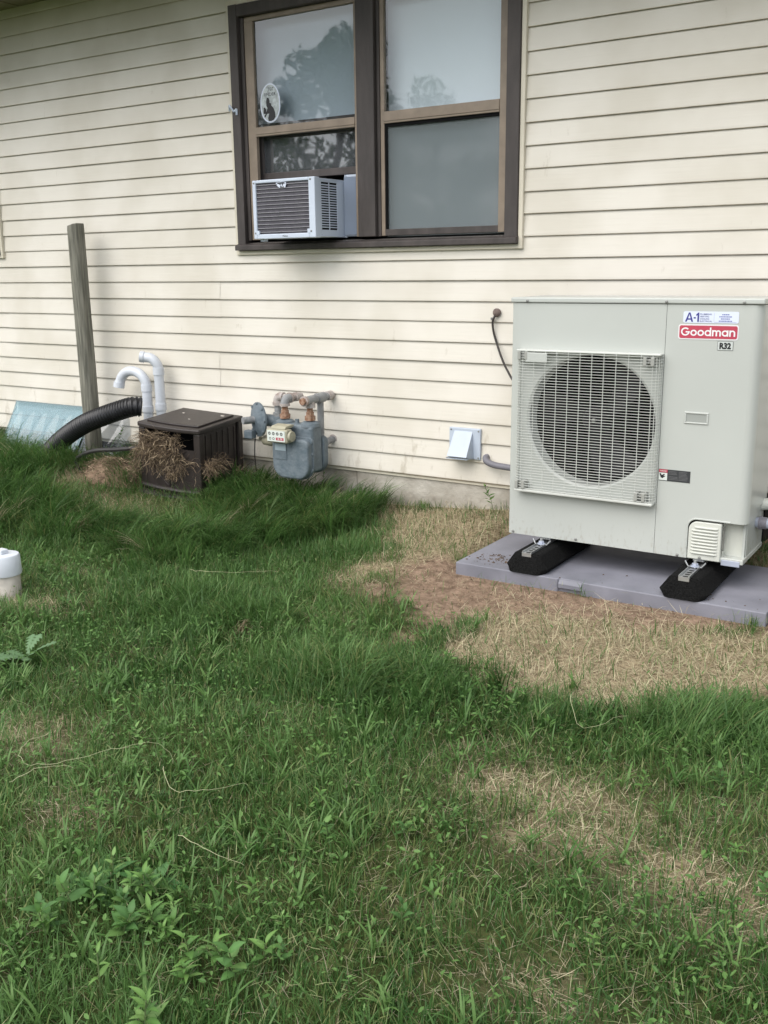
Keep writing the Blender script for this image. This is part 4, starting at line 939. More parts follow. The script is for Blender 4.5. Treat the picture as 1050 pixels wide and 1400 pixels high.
# ------------------------------------------------------------------ brown box stuffed with dry grass
BR = .10
bx = thing('brown_box', 'dark brown plastic box with a lid, dry grass bursting from its front', 'box', (-4.0, -.32, -.135), BR)
bx.rotation_euler = (.06, .06, BR)
LW, LD = .435, .42                                # in the box's own frame: x along the front, -y the front
def bl(m_, name, ma=M_bin, bevel=.004, parent=bx): return m_.build(name, ma, parent, local=True, bevel=bevel)
def bow(x): return -.026*(1-(x/(LW/2))**2)
pts = [(-LW/2, -LD/2)] + [(x, -LD/2+bow(x)) for x in np.linspace(-LW/2+.03, LW/2-.03, 11)] + [(LW/2, -LD/2), (LW/2, LD/2), (-LW/2, LD/2)]
lid = bl(MB().prism(pts, .366, .394, 'z'), 'lid', bevel=.008)
pt2 = [(x*.84, (y+.0)*.80) for x, y in pts]
m_ = MB().prism(pt2, .3945, .405, 'z'); bl(m_, 'lid_panel', bevel=.006, parent=lid)
for x, y, s_ in ((.15,.10,.011),(.035,-.06,.006),(-.09,.05,.007)): MB().obox((x, y, .4058), (s_,0,0), (0,s_*.6,0), (0,0,.0008)).build('pale_spot', M_pvcold, lid, local=True)
hw, hd = LW/2-.026, LD/2-.026
for sx_, sy_ in ((-1,-1),(1,-1),(1,1),(-1,1)): bl(MB().prism([(sx_*hw-.022, sy_*hd-.022),(sx_*hw+.022, sy_*hd-.022),(sx_*hw+.022, sy_*hd+.022),(sx_*hw-.022, sy_*hd+.022)], -.06, .3655, 'z'), 'corner_post', bevel=.006)
for sx_ in (-1, 1):
    s0 = bl(MB().box(sx_*hw-.010, sx_*hw+.010, -hd+.03, hd-.03, -.05, .364), 'side_panel')
    for q in range(6):
        y = -hd+.05+q*(2*hd-.10)/5; MB().box(sx_*hw+sx_*.0085-.003, sx_*hw+sx_*.0085+.006, y-.006, y+.006, -.045, .345).build('rib', M_bin, s0, local=True)
bl(MB().box(-hw+.03, hw-.03, hd-.01, hd+.01, -.05, .364), 'back_panel')
# front: bowed lower panel with herringbone ribs, a bowed foot rail, open slot above
fr_ = MB(); v = []; K = 12
for k in range(K+1):
    x = -hw+.022+(2*hw-.044)*k/K; y = -hd-.010+bow(x)*.8; v += [(x,y,.0),(x,y,.27)]
fr_.add(v, [(2*k, 2*k+2, 2*k+3, 2*k+1) for k in range(K)], True); fo_ = fr_.build('front_panel', M_bin, bx, local=True)
for s_ in (-1, 1):
    for q in range(6):
        xa, za = s_*.010, .048+q*.042; L_ = .16
        xb, zb = s_*(.012+L_*.75), za+L_*.62
        if zb > .265: f_ = max(0, (.265-za)/(zb-za)); xb, zb = xa+(xb-xa)*f_, .265
        MB().tube([(xa, -hd-.0115+bow(xa)*.8, za), ((xa+xb)/2, -hd-.0115+bow((xa+xb)/2)*.8, (za+zb)/2), (xb, -hd-.0115+bow(xb)*.8, zb)], .0035, 5).build('rib', M_bin, fo_, local=True)
MB().tube([(0,-hd-.0115+bow(0)*.8,.01),(0,-hd-.0115+bow(0)*.8,.265)], .004, 5).build('rib', M_bin, fo_, local=True)
for z, y_ in ((.020, -.020), (-.022, -.034)):
    bl(MB().tube([(x, -hd+y_+bow(x), z+.01) for x in np.linspace(-hw-.01, hw+.01, 13)], .013 if z > 0 else .022, 8), 'foot_rail', bevel=0)
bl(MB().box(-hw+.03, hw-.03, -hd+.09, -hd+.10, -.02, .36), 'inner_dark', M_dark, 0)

# ------------------------------------------------------------------ cleanout pipe at the left edge
cl = thing('cleanout_pipe', 'short white capped cleanout pipe in the grass at the left edge', 'pipe', (-3.402,-2.065,-.20))
cx_, cy_ = -3.402, -2.065
MB().cyl((cx_,cy_,-.28), (cx_,cy_,-.105), .057, 28).build('pipe', M_pvcold, cl)
m_ = MB(); m_.lathe((cx_,cy_,-.118), (0,0,1), [(0,.055),(0,.0645),(.004,.066),(.075,.064),(.083,.060),(.085,.055),(.085,0)], 32); m_.build('cap', M_pvc, cl, sharp=30)
MB().box(cx_-.030, cx_+.012, cy_-.018, cy_+.018, -.0335, -.015).build('square_plug', M_pvc, cl, bevel=.004)

# ------------------------------------------------------------------ blades, straw and strands as geometry
def ribbons(name, base, H, W, az, lean, tone, ma, seg=3, flat=0.0, droop=.35, label=None, cat=None, twist=None):
    """many tapered ribbons in one mesh. base (n,3), H length, W width, az heading, lean 0..1.6 bend"""
    n = len(H); t = np.linspace(0, 1, seg+1)
    d = np.stack([np.cos(az), np.sin(az), np.zeros(n)], 1)
    ang0 = rng.normal(0, .25, n)*.5
    # integrate a bending spine
    P = np.zeros((n, seg+1, 3)); P[:,0] = base
    for k in range(seg):
        th = np.clip(lean*(.25+.9*(k+.5)/seg)*(1-flat) + flat*(lean+.12*rng.normal(size=n)), 0, 1.75)
        P[:,k+1] = P[:,k] + (d*np.sin(th)[:,None] + np.array([0,0,1])*np.cos(th)[:,None])*(H/seg)[:,None]
    fa = az + PI/2 + (rng.normal(0, .5, n) if twist is None else twist)
    side = np.stack([np.cos(fa), np.sin(fa), np.zeros(n)], 1)
    nv = 2*seg+1; V = np.zeros((n, nv, 3))
    for k in range(seg):
        wv = W*(1-.55*t[k]**1.5)*.5*(.7 if k == 0 else 1)
        V[:,2*k] = P[:,k]-side*wv[:,None]; V[:,2*k+1] = P[:,k]+side*wv[:,None]
    V[:,2*seg] = P[:,seg]
    loops = []; starts = []; c = 0
    idx = []
    for k in range(seg-1): idx += [2*k, 2*k+1, 2*k+3, 2*k+2]; starts.append(c); c += 4
    idx += [2*seg-2, 2*seg-1, 2*seg]; starts.append(c); c += 3
    idx = np.array(idx); starts = np.array(starts)
    L_ = (np.arange(n)[:,None]*nv + idx[None,:]).ravel(); St = (np.arange(n)[:,None]*c + starts[None,:]).ravel()
    me = bpy.data.meshes.new(name)
    me.vertices.add(n*nv); me.vertices.foreach_set('co', V.ravel())
    me.loops.add(len(L_)); me.loops.foreach_set('vertex_index', L_.astype(np.int32))
    me.polygons.add(len(St)); me.polygons.foreach_set('loop_start', St.astype(np.int32))
    me.update(calc_edges=True)
    at = me.color_attributes.new('tone', 'FLOAT_COLOR', 'POINT')
    at.data.foreach_set('color', np.repeat(np.concatenate([tone, np.ones((n,1))], 1), nv, 0).ravel())
    me.materials.append(ma)
    return tag(link(name, me), label, cat, kind='stuff')

def visible(x, y, mx, my):
    """how far a ground point is inside the photographed wedge (True = needs full density)"""
    z = gz(x, y); p = np.stack([x, y-CAM.y, z-CAM.z], 1)
    c = p@np.array([RIGHT, DOWN, FWD]).T
    u = c[:,0]/c[:,2]*FPX; v = c[:,1]/c[:,2]*FPX
    return (c[:,2] > .3) & (np.abs(u) < 525+mx) & (v < 700+my)

def scatter(n, x0=-7.2, x1=1.4, y0=-4.3, y1=-.01):
    x = rng.uniform(x0, x1, n); y = rng.uniform(y0, y1, n); return x, y
def blocked(x, y):
    b = (x > PADX0-.005) & (x < PADX1+.005) & (y > PADY0-.005) & (y < PADY1+.01)
    c, s = math.cos(-BR), math.sin(-BR); u = (x+4.0)*c-(y+.32)*s; v_ = (x+4.0)*s+(y+.32)*c
    b |= (np.abs(u) < .215) & (np.abs(v_) < .225)
    b |= ((x+3.402)**2+(y+2.065)**2 < .066**2)
    b |= (x > -5.95) & (x < -4.85) & (y > -.22)
    return b
def trodden(x, y):
    return np.maximum(np.exp(-((x+3.95)/.45)**2-((y+.78)/.26)**2), np.exp(-((x+4.6)/.32)**2-((y+.68)/.17)**2))
def tall(x, y):
    """0 for mown lawn, 1 for the long uncut grass near the wall and on the left"""
    t = sstep(-1.75, -1.2, y + .35*(vnoise(x, y, 2.2, 12)-.5))*sstep(-2.65, -3.1, x + .5*(vnoise(x, y, 2, 13)-.5))
    t = np.maximum(t, .9*np.exp(-((x+3.75)/.45)**2-((y+1.25)/.28)**2))
    t = np.maximum(t, .65*np.exp(-((x+1.62)/.28)**2-((y+2.08)/.14)**2))
    t = np.maximum(t, .55*np.exp(-((x+.55)/.35)**2-((y+1.85)/.14)**2))
    t = np.maximum(t, .55*np.exp(-((x+2.6)/.35)**2-((y+1.85)/.2)**2))
    return np.clip(t*(1-.9*np.clip(trodden(x, y)*1.5, 0, 1)), 0, 1)
def thin(x, y):
    t = .75*np.exp(-((x+.62)/.42)**2-((y+2.95)/.34)**2) + .7*np.exp(-((x+.75)/.5)**2-((y+2.42)/.28)**2) + .5*np.exp(-((x+1.0)/.25)**2-((y+3.25)/.2)**2) + .4*np.exp(-((x+1.95)/.3)**2-((y+2.95)/.15)**2)
    return np.clip(t*(.25+1.3*vnoise(x, y, 8, 80)) + .55*sstep(.66, .86, vnoise(x, y, 5, 81)), 0, 1)
def greens(n, x, y):
    a = np.array([.046, .116, .026]); b = np.array([.125, .232, .068]); c = np.array([.24, .26, .10])
    k = np.clip(rng.normal(.46, .30, n) + .8*(vnoise(x, y, 3, 20)-.5) + .5*(vnoise(x, y, 12, 22)-.5), 0, 1)[:,None]
    col = a*(1-k)+b*k
    yl = (rng.random(n) < .08+.34*vnoise(x, y, 2.5, 21)**2+.25*thin(x, y))[:,None]*rng.random((n,1)); col = col*(1-yl)+c*yl
    return col
def strawcol(n):
    a = np.array([.24, .18, .11]); b = np.array([.62, .54, .38]); k = rng.random((n,1))**.9
    return (a*(1-k)+b*k)*(1+.1*rng.normal(size=(n,1)))

# -- living grass
x, y = scatter(900000)
vis = visible(x, y, 130, 160)
dirt_f, straw_f, spot_f = fields(x, y)
dist = np.hypot(x, y-CAM.y)
dens = np.where(vis, np.interp(dist, [1.5, 3, 6, 8], [1, .85, .55, .45]), .10)
dens = dens*(1-.985*dirt_f)*(1-.93*straw_f)*(1-.80*spot_f)*np.minimum(1.15, .40+.95*vnoise(x, y, 7, 30)*(.5+.8*vnoise(x, y, 19, 35)))*(1-.35*tall(x, y))*(1-.55*thin(x, y))*(1-.6*np.clip(trodden(x, y)*1.3, 0, 1))
keep = (rng.random(len(x)) < dens) & ~blocked(x, y)
x, y, vis = x[keep], y[keep], vis[keep]; n = len(x)
tl = tall(x, y); z = gz(x, y)-.004
cl_ = vnoise(x, y, 9, 31)
H = (.028+.032*rng.random(n)+.026*cl_) * (1+.3*(vnoise(x, y, 2, 33)-.5))*(1-.5*np.clip(trodden(x, y)*1.4, 0, 1)) + tl*(.09+.17*rng.random(n)*(.4+cl_))
W = np.clip(np.exp(rng.normal(-5.95, .33, n)), .0013, .0058)*(1+.35*tl)*np.where(vis, 1, 2.2)
az = np.where(rng.random(n) < .38, 2*PI*vnoise(x, y, 3.5, 32)*1.8 + rng.normal(0, .8, n), rng.uniform(0, 2*PI, n))
azt = -.45 + 3.0*(vnoise(x, y, 2.0, 34)-.5) + rng.normal(0, .34, n)       # the long grass is combed over to the right and down
az = np.where(rng.random(n) < tl*.9, azt, az)
lean = np.abs(rng.normal(.85, .48, n))*(1-.5*tl) + tl*(.85+.45*rng.random(n))
ribbons('grass', np.stack([x, y, z], 1), H, W, az, lean, greens(n, x, y), M_grass, 3)
# -- long locks of uncut grass that flop over in clumps
cx_l, cy_l = rng.uniform(-6.0, -2.75, 3000), rng.uniform(-1.75, -.12, 3000)
kp = (rng.random(3000) < tall(cx_l, cy_l)*.62) & ~blocked(cx_l, cy_l) & (trodden(cx_l, cy_l) < .35) & ~((cx_l < -4.2) & (cy_l > -.55))
ex, ey = rng.uniform(-2.9, -.2, 900), rng.uniform(-2.25, -1.6, 900); ek = rng.random(900) < tall(ex, ey)*.30
cx_l, cy_l = np.concatenate([cx_l[kp], ex[ek]]), np.concatenate([cy_l[kp], ey[ek]]); nc = len(cx_l)
cnt_l = rng.integers(14, 42, nc); ci = np.repeat(np.arange(nc), cnt_l); n = len(ci)
rad = np.abs(rng.normal(0, .022, n)); th_ = rng.uniform(0, 2*PI, n); x = cx_l[ci]+rad*np.cos(th_); y = cy_l[ci]+rad*np.sin(th_)
haz = -.55 + 2.6*(vnoise(cx_l, cy_l, 1.7, 34)-.5) + rng.normal(0, .55, nc); hl = rng.uniform(.12, .27, nc)*np.where(cy_l < -1.6, .62, 1); hlean = rng.uniform(1.0, 1.55, nc); hk = rng.uniform(.55, 1.35, nc)
dead = rng.random(nc) < .05
tone = greens(n, x, y)*hk[ci][:,None]; tone = np.where(dead[ci][:,None], strawcol(n), tone)
ribbons('long_grass', np.stack([x, y, gz(x, y)-.004], 1), hl[ci]*rng.uniform(.6, 1.15, n), rng.uniform(.0022, .0046, n), haz[ci]+rng.normal(0, .30, n), hlean[ci]*rng.uniform(.75, 1.15, n), tone, M_grass, 5)
cxx, cyy = rng.uniform(-4.4, .5, 2600), rng.uniform(-4.0, -1.2, 2600); fd = fields(cxx, cyy)
kp = (rng.random(2600) < .62*(1-fd[0])*(1-fd[1])*(1-.85*fd[2])*(1-.75*thin(cxx, cyy))*(.25+1.1*vnoise(cxx, cyy, 2.5, 95))) & ~blocked(cxx, cyy) & visible(cxx, cyy, 100, 100)
cxx, cyy = cxx[kp], cyy[kp]; nc = len(cxx); ci = np.repeat(np.arange(nc), rng.integers(5, 13, nc)); n2 = len(ci)
k = np.clip(rng.normal(.5, .25, nc)[ci]+rng.normal(0, .12, n2), 0, 1)[:,None]
ribbons('crabgrass', np.stack([cxx[ci]+rng.normal(0, .006, n2), cyy[ci]+rng.normal(0, .006, n2), gz(cxx, cyy)[ci]+.012], 1), rng.uniform(.035, .095, n2), rng.uniform(.0040, .0075, n2),
        rng.uniform(0, 2*PI, n2), rng.uniform(.8, 1.5, n2), np.array([.065,.150,.034])*(1-k)+np.array([.155,.268,.080])*k, M_grass, 4, twist=rng.normal(0, .15, n2))
print('grass blades', n)

# -- dry blades mixed into the lawn and the straw on the bare patches
x, y = scatter(330000, -5.6, .9, -4.0)
vis = visible(x, y, 120, 120)
dirt_f, straw_f, spot_f = fields(x, y)
dens = (.04+.07*(vnoise(x, y, 6, 40) > .62)+.24*thin(x, y)+.25*np.clip(trodden(x, y), 0, 1) + .95*straw_f + .75*spot_f + .10*dirt_f)*(1-.72*dirt_f)*(1-.8*(poly_dist(x, y, [(PADX0,PADY0),(PADX1,PADY0),(PADX1,PADY1),(PADX0,PADY1)]) < .10+.12*(vnoise(x, y, 10, 90)-.5))*(y < -.7))*np.where(vis, 1, .12)
keep = (rng.random(len(x)) < dens) & ~blocked(x, y)
x, y = x[keep], y[keep]; n = len(x); st_ = np.maximum(fields(x, y)[1], fields(x, y)[2])
H = .022+.055*rng.random(n)**1.6 + .02*st_*rng.random(n); W = rng.uniform(.0010, .0022, n)*(.85+.3*st_)
lean = np.where(rng.random(n) < .82, rng.uniform(1.3, 1.62, n), rng.uniform(.4, 1.2, n))
zz_ = gz(x, y) + rng.random(n)*(.006+.018*(1-st_))
ribbons('dry_straw', np.stack([x, y, zz_], 1), H, W, rng.uniform(0, 2*PI, n), lean, strawcol(n)*(.62+.38*np.clip(st_*1.5, 0, 1))[:,None]*np.array([.97, 1.0, .95]), M_dry, 2, flat=.9)
print('straw', n)

# -- mown clippings lying on the lawn
x, y = scatter(60000, -5.0, .8, -4.0, -.9); d_, s_, p_ = fields(x, y)
keep = (rng.random(len(x)) < (.10+.35*(vnoise(x, y, 5, 70) > .5))*(1-.8*d_)*(1-.5*s_)) & visible(x, y, 80, 80) & ~blocked(x, y)
x, y = x[keep], y[keep]; n = len(x); k = rng.random((n,1))
ribbons('grass_clippings', np.stack([x, y, gz(x, y)+rng.uniform(.012, .05, n)], 1), rng.uniform(.012, .045, n), rng.uniform(.0011, .0024, n), rng.uniform(0, 2*PI, n), rng.uniform(1.2, 1.7, n),
        np.array([.13,.21,.06])*(1-k)+np.array([.30,.31,.16])*k, M_dry, 2, flat=.8)

# -- soil crumbs on the bare ground
x, y = scatter(90000, -2.6, .5, -2.0, -.3); d_, s_, p_ = fields(x, y)
keep = (rng.random(len(x)) < .16*d_*(.3+1.4*vnoise(x, y, 9, 77))+.014*s_) & ~blocked(x, y); x, y = x[keep], y[keep]
x2 = rng.normal(-4.5, .16, 700); y2 = rng.normal(-.56, .07, 700)
x = np.concatenate([x, x2]); y = np.concatenate([y, y2]); n = len(x); z = gz(x, y)
m_ = MB()
for i in range(n):
    r = .0018+.010*random.random()**4; a = random.random()*6
    P = [(r*math.cos(a+k*2.09)*random.uniform(.7,1.3), r*math.sin(a+k*2.09)*random.uniform(.7,1.3), -.3*r) for k in range(3)] + [(random.uniform(-.4,.4)*r, random.uniform(-.4,.4)*r, r*.8)]
    m_.add([(x[i]+p[0], y[i]+p[1], z[i]+p[2]) for p in P], [(0,1,3),(1,2,3),(2,0,3),(0,2,1)])
tag(m_.build('soil_crumbs', M_clod, None, (0,0,0)), kind='stuff')

# -- bits of soil, leaf and straw fallen on the pad
m_ = MB()
for i in range(420):
    if i < 170: px_, py_ = random.gauss(-1.80, .06), random.gauss(-.76, .045)
    elif i > 230: continue
    else: px_, py_ = random.uniform(PADX0+.02, PADX1-.02), PADY0+.012+abs(random.gauss(0, .10))
    if not (PADX0+.01 < px_ < PADX1-.01 and PADY0+.012 < py_ < PADY1): continue
    r = .0010+.0055*random.random()**3*(1.6 if i < 170 else 1); a = random.random()*6
    m_.add([(px_+r*math.cos(a+k*2.09)*random.uniform(.6,1.4), py_+r*math.sin(a+k*2.09)*random.uniform(.6,1.4), -.1498) for k in range(3)]+[(px_, py_, -.1498+r*.7)], [(0,1,3),(1,2,3),(2,0,3),(0,2,1)])
tag(m_.build('pad_litter', mat('dark_litter', (.085,.06,.042), .95, .5, 40), None, (0,0,0)), kind='stuff')
# -- heap of soil beside the brown box and the dry grass bursting out of it
m_ = MB(); K = 22; v = []
hx, hy = -4.50, -.47
for i in range(K+1):
    for q in range(K+1):
        a, b = (i/K-.5)*2, (q/K-.5)*2; xx, yy = hx+a*.30, hy+b*.17; h = max(0, 1-(a*a+b*b))
        v.append((xx, yy, -.18+.16*h**.8+.05*(float(vnoise(xx, yy, 14, 50))-.5)*h+.02*(float(vnoise(xx, yy, 40, 51))-.5)))
m_.add(v, [(i*(K+1)+q, (i+1)*(K+1)+q, (i+1)*(K+1)+q+1, i*(K+1)+q+1) for i in range(K) for q in range(K)], True)
tag(m_.build('soil_heap', M_soil, None, (hx, hy, -.17)), 'small heap of brown soil and roots left of the brown box', 'soil heap')
def strands(name, seeds, label, cat=None, kind='stuff'):
    m_ = MB(); tones = []
    V = []; F = []; T = []
    for (p, d, L_, sag, wd) in seeds:
        p = Vector(p); d = Vector(d).normalized(); side = d.cross(Vector((random.uniform(-1,1), random.uniform(-1,1), random.uniform(-.3,1)))).normalized(); o = len(V); k = 5
        c = random.choice(((.20,.145,.09),(.30,.225,.145),(.12,.085,.06),(.42,.33,.22),(.075,.055,.04),(.16,.115,.075))); f_ = random.uniform(.8, 1.2)
        for i in range(k+1):
            q = p.copy(); V += [q-side*wd*.5, q+side*wd*.5]; T += [[c[0]*f_, c[1]*f_, c[2]*f_, 1]]*2
            p = p + d*(L_/k); d = (d + Vector((random.uniform(-.6,.6), random.uniform(-.6,.6), random.uniform(-.55,.55)-sag*.6))).normalized()
            side = (side - d*side.dot(d)).normalized()
        for i in range(k): F.append((o+2*i, o+2*i+1, o+2*i+3, o+2*i+2))
    me = bpy.data.meshes.new(name); me.from_pydata([tuple(q) for q in V], [], F)
    at = me.color_attributes.new('tone', 'FLOAT_COLOR', 'POINT'); at.data.foreach_set('color', np.array(T).ravel())
    me.materials.append(M_dry); return tag(link(name, me), label, cat, kind=kind)
cB, sB = math.cos(BR), math.sin(BR)
def bw(u, v_, z): return (-4.0+u*cB-v_*sB, -.32+u*sB+v_*cB, z-.135+.06*v_-.06*u)
seeds = []
for i in range(1000):                            # hanging out of the slot under the lid
    u = random.uniform(-.18, .10); zt = random.uniform(.215, .345)
    seeds.append((bw(u, -hd-.010-.05*random.random()+bow(u)*.5, zt), (random.uniform(-.8,.8), random.uniform(-.8,-.1), random.uniform(-.8,.5)), random.uniform(.03,.11), .22, random.uniform(.001,.0028)))
for i in range(330):                             # lower fringe
    u = random.uniform(-.15, .13)
    seeds.append((bw(u, -hd-.045, random.uniform(.15, .23)), (random.uniform(-.7,.7), random.uniform(-.5,.1), random.uniform(-1,.1)), random.uniform(.03,.11), .25, random.uniform(.0008,.0022)))
for i in range(120): seeds.append((bw(random.gauss(.03,.022), -hd-.055, random.uniform(.11, .15)), (random.uniform(-.8,.8), -.3, random.uniform(-.8,.4)), random.uniform(.02,.06), .2, random.uniform(.001,.0024)))
strands('dry_grass', seeds, None)
seeds = []
for i in range(1900):                            # matted over the heap beside the box
    a, r = random.uniform(0, 6.28), random.random()**.6
    xx, yy = hx+.04+.26*r*math.cos(a), hy-.01+.14*r*math.sin(a); h = max(0, 1-((xx-hx)/.30)**2-((yy-hy)/.16)**2)
    seeds.append(((xx, yy, -.17+.16*h**.8+random.uniform(0,.02)), (random.uniform(-1,1), random.uniform(-1,.4), random.uniform(-.4,.4)), random.uniform(.015,.06), .2, random.uniform(.0008,.0026)))
for i in range(420):                             # a rope of it climbing the box's left corner
    k = random.random(); seeds.append((bw(-.23-.03*random.random()+.04*k, -hd-.02-.04*random.random(), .03+.22*k), (random.uniform(-1,1), random.uniform(-1,.3), random.uniform(-.6,.6)), random.uniform(.02,.07), .15, random.uniform(.0008,.0024)))
strands('dry_grass', seeds, None)
seeds = []
for i in range(520):                             # root ball caught on the right side of the box
    c = Vector(bw(.235+.03*random.random(), -.13+random.gauss(0,.045), .185+random.gauss(0,.02)))
    seeds.append((c, (random.uniform(-.2,1), random.uniform(-1,1), random.uniform(-.9,.4)), random.uniform(.02,.09), .22, random.uniform(.0008,.0024)))
for i in range(40): seeds.append((bw(random.uniform(.0,.18), -hd-.045, .195+random.gauss(0,.010)), (1, .15, random.uniform(-.1,.2)), random.uniform(.06,.16), .05, .0014))
for i in range(260): seeds.append((bw(.27+random.gauss(0,.03), .12+random.gauss(0,.06), .06+random.gauss(0,.04)), (random.uniform(-.2,1), random.uniform(-1,1), random.uniform(-.9,.6)), random.uniform(.03,.10), .2, random.uniform(.0008,.0024)))
strands('dry_roots', seeds, None)

# -- long pale stalks lying on the lawn, each picked out by eye in the picture
def stalk(pts, label, r=.0007, tone=(.50,.46,.30)):
    P = [(a, b, float(gz(a, b))+c) for a, b, c in pts]
    Q = smooth_path(P, 6); Q = [q+Vector((random.gauss(0,.0022), random.gauss(0,.0022), random.gauss(0,.0022))) for q in Q]          # kinks
    o = MB().tube(Q, [r*(1.25-.9*i/len(Q)) for i in range(len(Q))], 5, True).build('dry_stalk', mat('pale_stalk', (.36,.36,.21), .7, .15, 30), None, P[0])
    return tag(o, label, 'dry stalk', 'pale stalks lying on the lawn')
stalk([(-2.16,-2.86,.05),(-2.14,-2.96,.06),(-2.06,-3.02,.055),(-1.98,-2.98,.06),(-1.88,-2.86,.075),(-1.80,-2.80,.085),(-1.72,-2.82,.06)], 'long pale S shaped stalk lying on the lawn left of centre')
stalk([(-1.72,-2.86,.07),(-1.63,-2.92,.06),(-1.55,-2.90,.07),(-1.47,-2.82,.07)], 'pale stalk curving like a shallow bowl near the middle of the lawn')
stalk([(-2.02,-3.10,.05),(-1.98,-3.03,.07),(-1.92,-2.98,.07)], 'short pale stalk arching over the dry spot at the left')
stalk([(-1.47,-3.07,.07),(-1.38,-3.08,.075),(-1.26,-3.08,.07)], 'straight greenish stalk lying across the lower lawn')
stalk([(-.98,-1.98,.09),(-.90,-2.08,.05),(-.80,-2.02,.09)], 'pale bent stalk making a V below the straw patch')
stalk([(-2.70,-1.72,.13),(-2.56,-1.74,.15),(-2.36,-1.58,.14)], 'pale fallen stalk on the long grass above the lawn')

# ------------------------------------------------------------------ weeds: every plant its own thing
def leaf_mesh(name, L_, W_, lobes=0, fold=.18, curl=.25, tone=(.10,.19,.055), n=7):
    V = []; F = []
    for i in range(n+1):
        t = i/n; wv = W_*.5*(math.sin(PI*min(1, t*1.02)**.75))**.9
        if lobes: wv = W_*.5*(.25+.75*t)*(1.15 if i % 2 else .38)*(1 if t < .93 else .5)
        z = L_*curl*(t-t*t*1.6)
        V += [(L_*t-(.12*L_ if lobes and i % 2 else 0)*.6, -wv, z+fold*wv), (L_*t, 0, z), (L_*t-(.12*L_ if lobes and i % 2 else 0)*.6, wv, z+fold*wv)]
    for i in range(n): a = i*3; F += [(a, a+1, a+4, a+3), (a+1, a+2, a+5, a+4)]
    me = bpy.data.meshes.new(name); me.from_pydata(V, [], F); me.polygons.foreach_set('use_smooth', [True]*len(F))
    at = me.color_attributes.new('tone', 'FLOAT_COLOR', 'POINT')
    at.data.foreach_set('color', np.array([[*(c*(1.25 if k % 3 == 1 else 1) for c in tone), 1] for k in range(len(V))]).ravel())
    me.materials.append(M_weed); return me
L_small = [leaf_mesh('leaf', 1, w_, 0, f_, c_, t_) for w_, f_, c_, t_ in ((.36,.22,.3,(.09,.19,.045)), (.30,.30,.4,(.13,.24,.06)), (.42,.15,.25,(.08,.17,.04)), (.38,.2,.1,(.16,.27,.08)))]
L_round = [leaf_mesh('leaf', 1, w_, 0, f_, c_, t_) for w_, f_, c_, t_ in ((.55,.12,.2,(.085,.185,.05)), (.62,.1,.12,(.12,.22,.06)), (.5,.2,.3,(.07,.155,.045)))]
L_dock = [leaf_mesh('leaf', 1, .44, 0, .12, .22, t_, 9) for t_ in ((.055,.15,.040), (.085,.19,.06))]
L_dand = [leaf_mesh('leaf', 1, .52, 1, .10, .16, (.12,.21,.10), 13)]
M_stem = mat('green_stem', (.09,.13,.045), .7)
def weed(name, label, cat, x, y, nl, L_, H, meshes, group=None, spread=.9, up=.5, pairs=True, seed=0):
    rn_ = random.Random(seed); z = float(gz(x, y)); t = thing(name, label, cat, (x, y, z), rn_.uniform(0, 6.28), group)
    lean_ = (rn_.uniform(-.3,.3), rn_.uniform(-.3,.3))
    if H > 0: MB().tube([(0,0,-.005), (lean_[0]*H*.4, lean_[1]*H*.4, H*.55), (lean_[0]*H, lean_[1]*H, H)], .0014, 5).build('stem', M_stem, t, local=True)
    for k in range(nl):
        f_ = (k//2+1)/((nl+1)//2) if H > 0 else 0
        o = link('leaf', rn_.choice(meshes), t); s_ = L_*rn_.uniform(.7, 1.15)*(1.1-.35*f_ if H > 0 else 1)
        o.scale = (s_, s_, s_); hh = H*(.25+.75*f_)
        o.location = (lean_[0]*hh, lean_[1]*hh, hh)
        a = (k % 2)*PI + (k//2)*PI/2*1.1 + rn_.uniform(-.35,.35) if pairs else 2*PI*k/nl + rn_.uniform(-.35,.35)
        o.rotation_euler = (rn_.uniform(-.25,.25), -(up*rn_.uniform(.4,1.3)+.45*f_*(H > 0)), a)
    return t
rw = random.Random(5)
G1 = 'leafy weeds growing in the lawn'
def inlawn(x, y): d_, s_, p_ = fields(np.array([x]), np.array([y])); return d_[0] < .2 and s_[0] < .4
cnt = 0
for i in range(26):                              # the dense patch at the lower left
    xx, yy = rw.gauss(-1.36, .13), rw.gauss(-3.30, .085)
    weed('leafy_weed', 'bright leafy weed with pointed leaves in the dense patch at lower left', 'weed', xx, yy, rw.choice((6,8,10,12)), rw.uniform(.026,.050), rw.uniform(.035,.095), L_small if i % 4 else L_round, 'leafy weeds of the lower left patch', up=rw.uniform(.1,.7), seed=i)
spots = [(-1.50,-3.45),(-1.56,-3.42),(-1.46,-3.52),(-.92,-3.0),(-.98,-3.06),(-.90,-2.90),(-1.05,-2.72),(-.86,-2.93),(-.72,-3.10),(-.55,-2.78),(-.42,-2.12),(-.36,-2.06),(-.50,-2.16),(-.92,-2.13),(-.98,-2.08),(-.78,-2.18),
         (-.62,-2.30),(-.45,-2.40),(-.70,-2.72),(-.58,-2.90),(-1.10,-3.15),(-1.02,-3.22),(-.82,-3.24),(-.70,-3.28),(-1.20,-2.85),(-1.30,-2.75),(-1.75,-3.02),(-1.85,-2.78),(-2.0,-2.72),(-2.15,-2.66),(-1.62,-2.72),(-1.45,-2.60),(-2.45,-2.55),(-2.2,-2.45),(-1.95,-2.35),(-1.7,-2.45),(-.30,-2.55),(-.35,-2.75)]
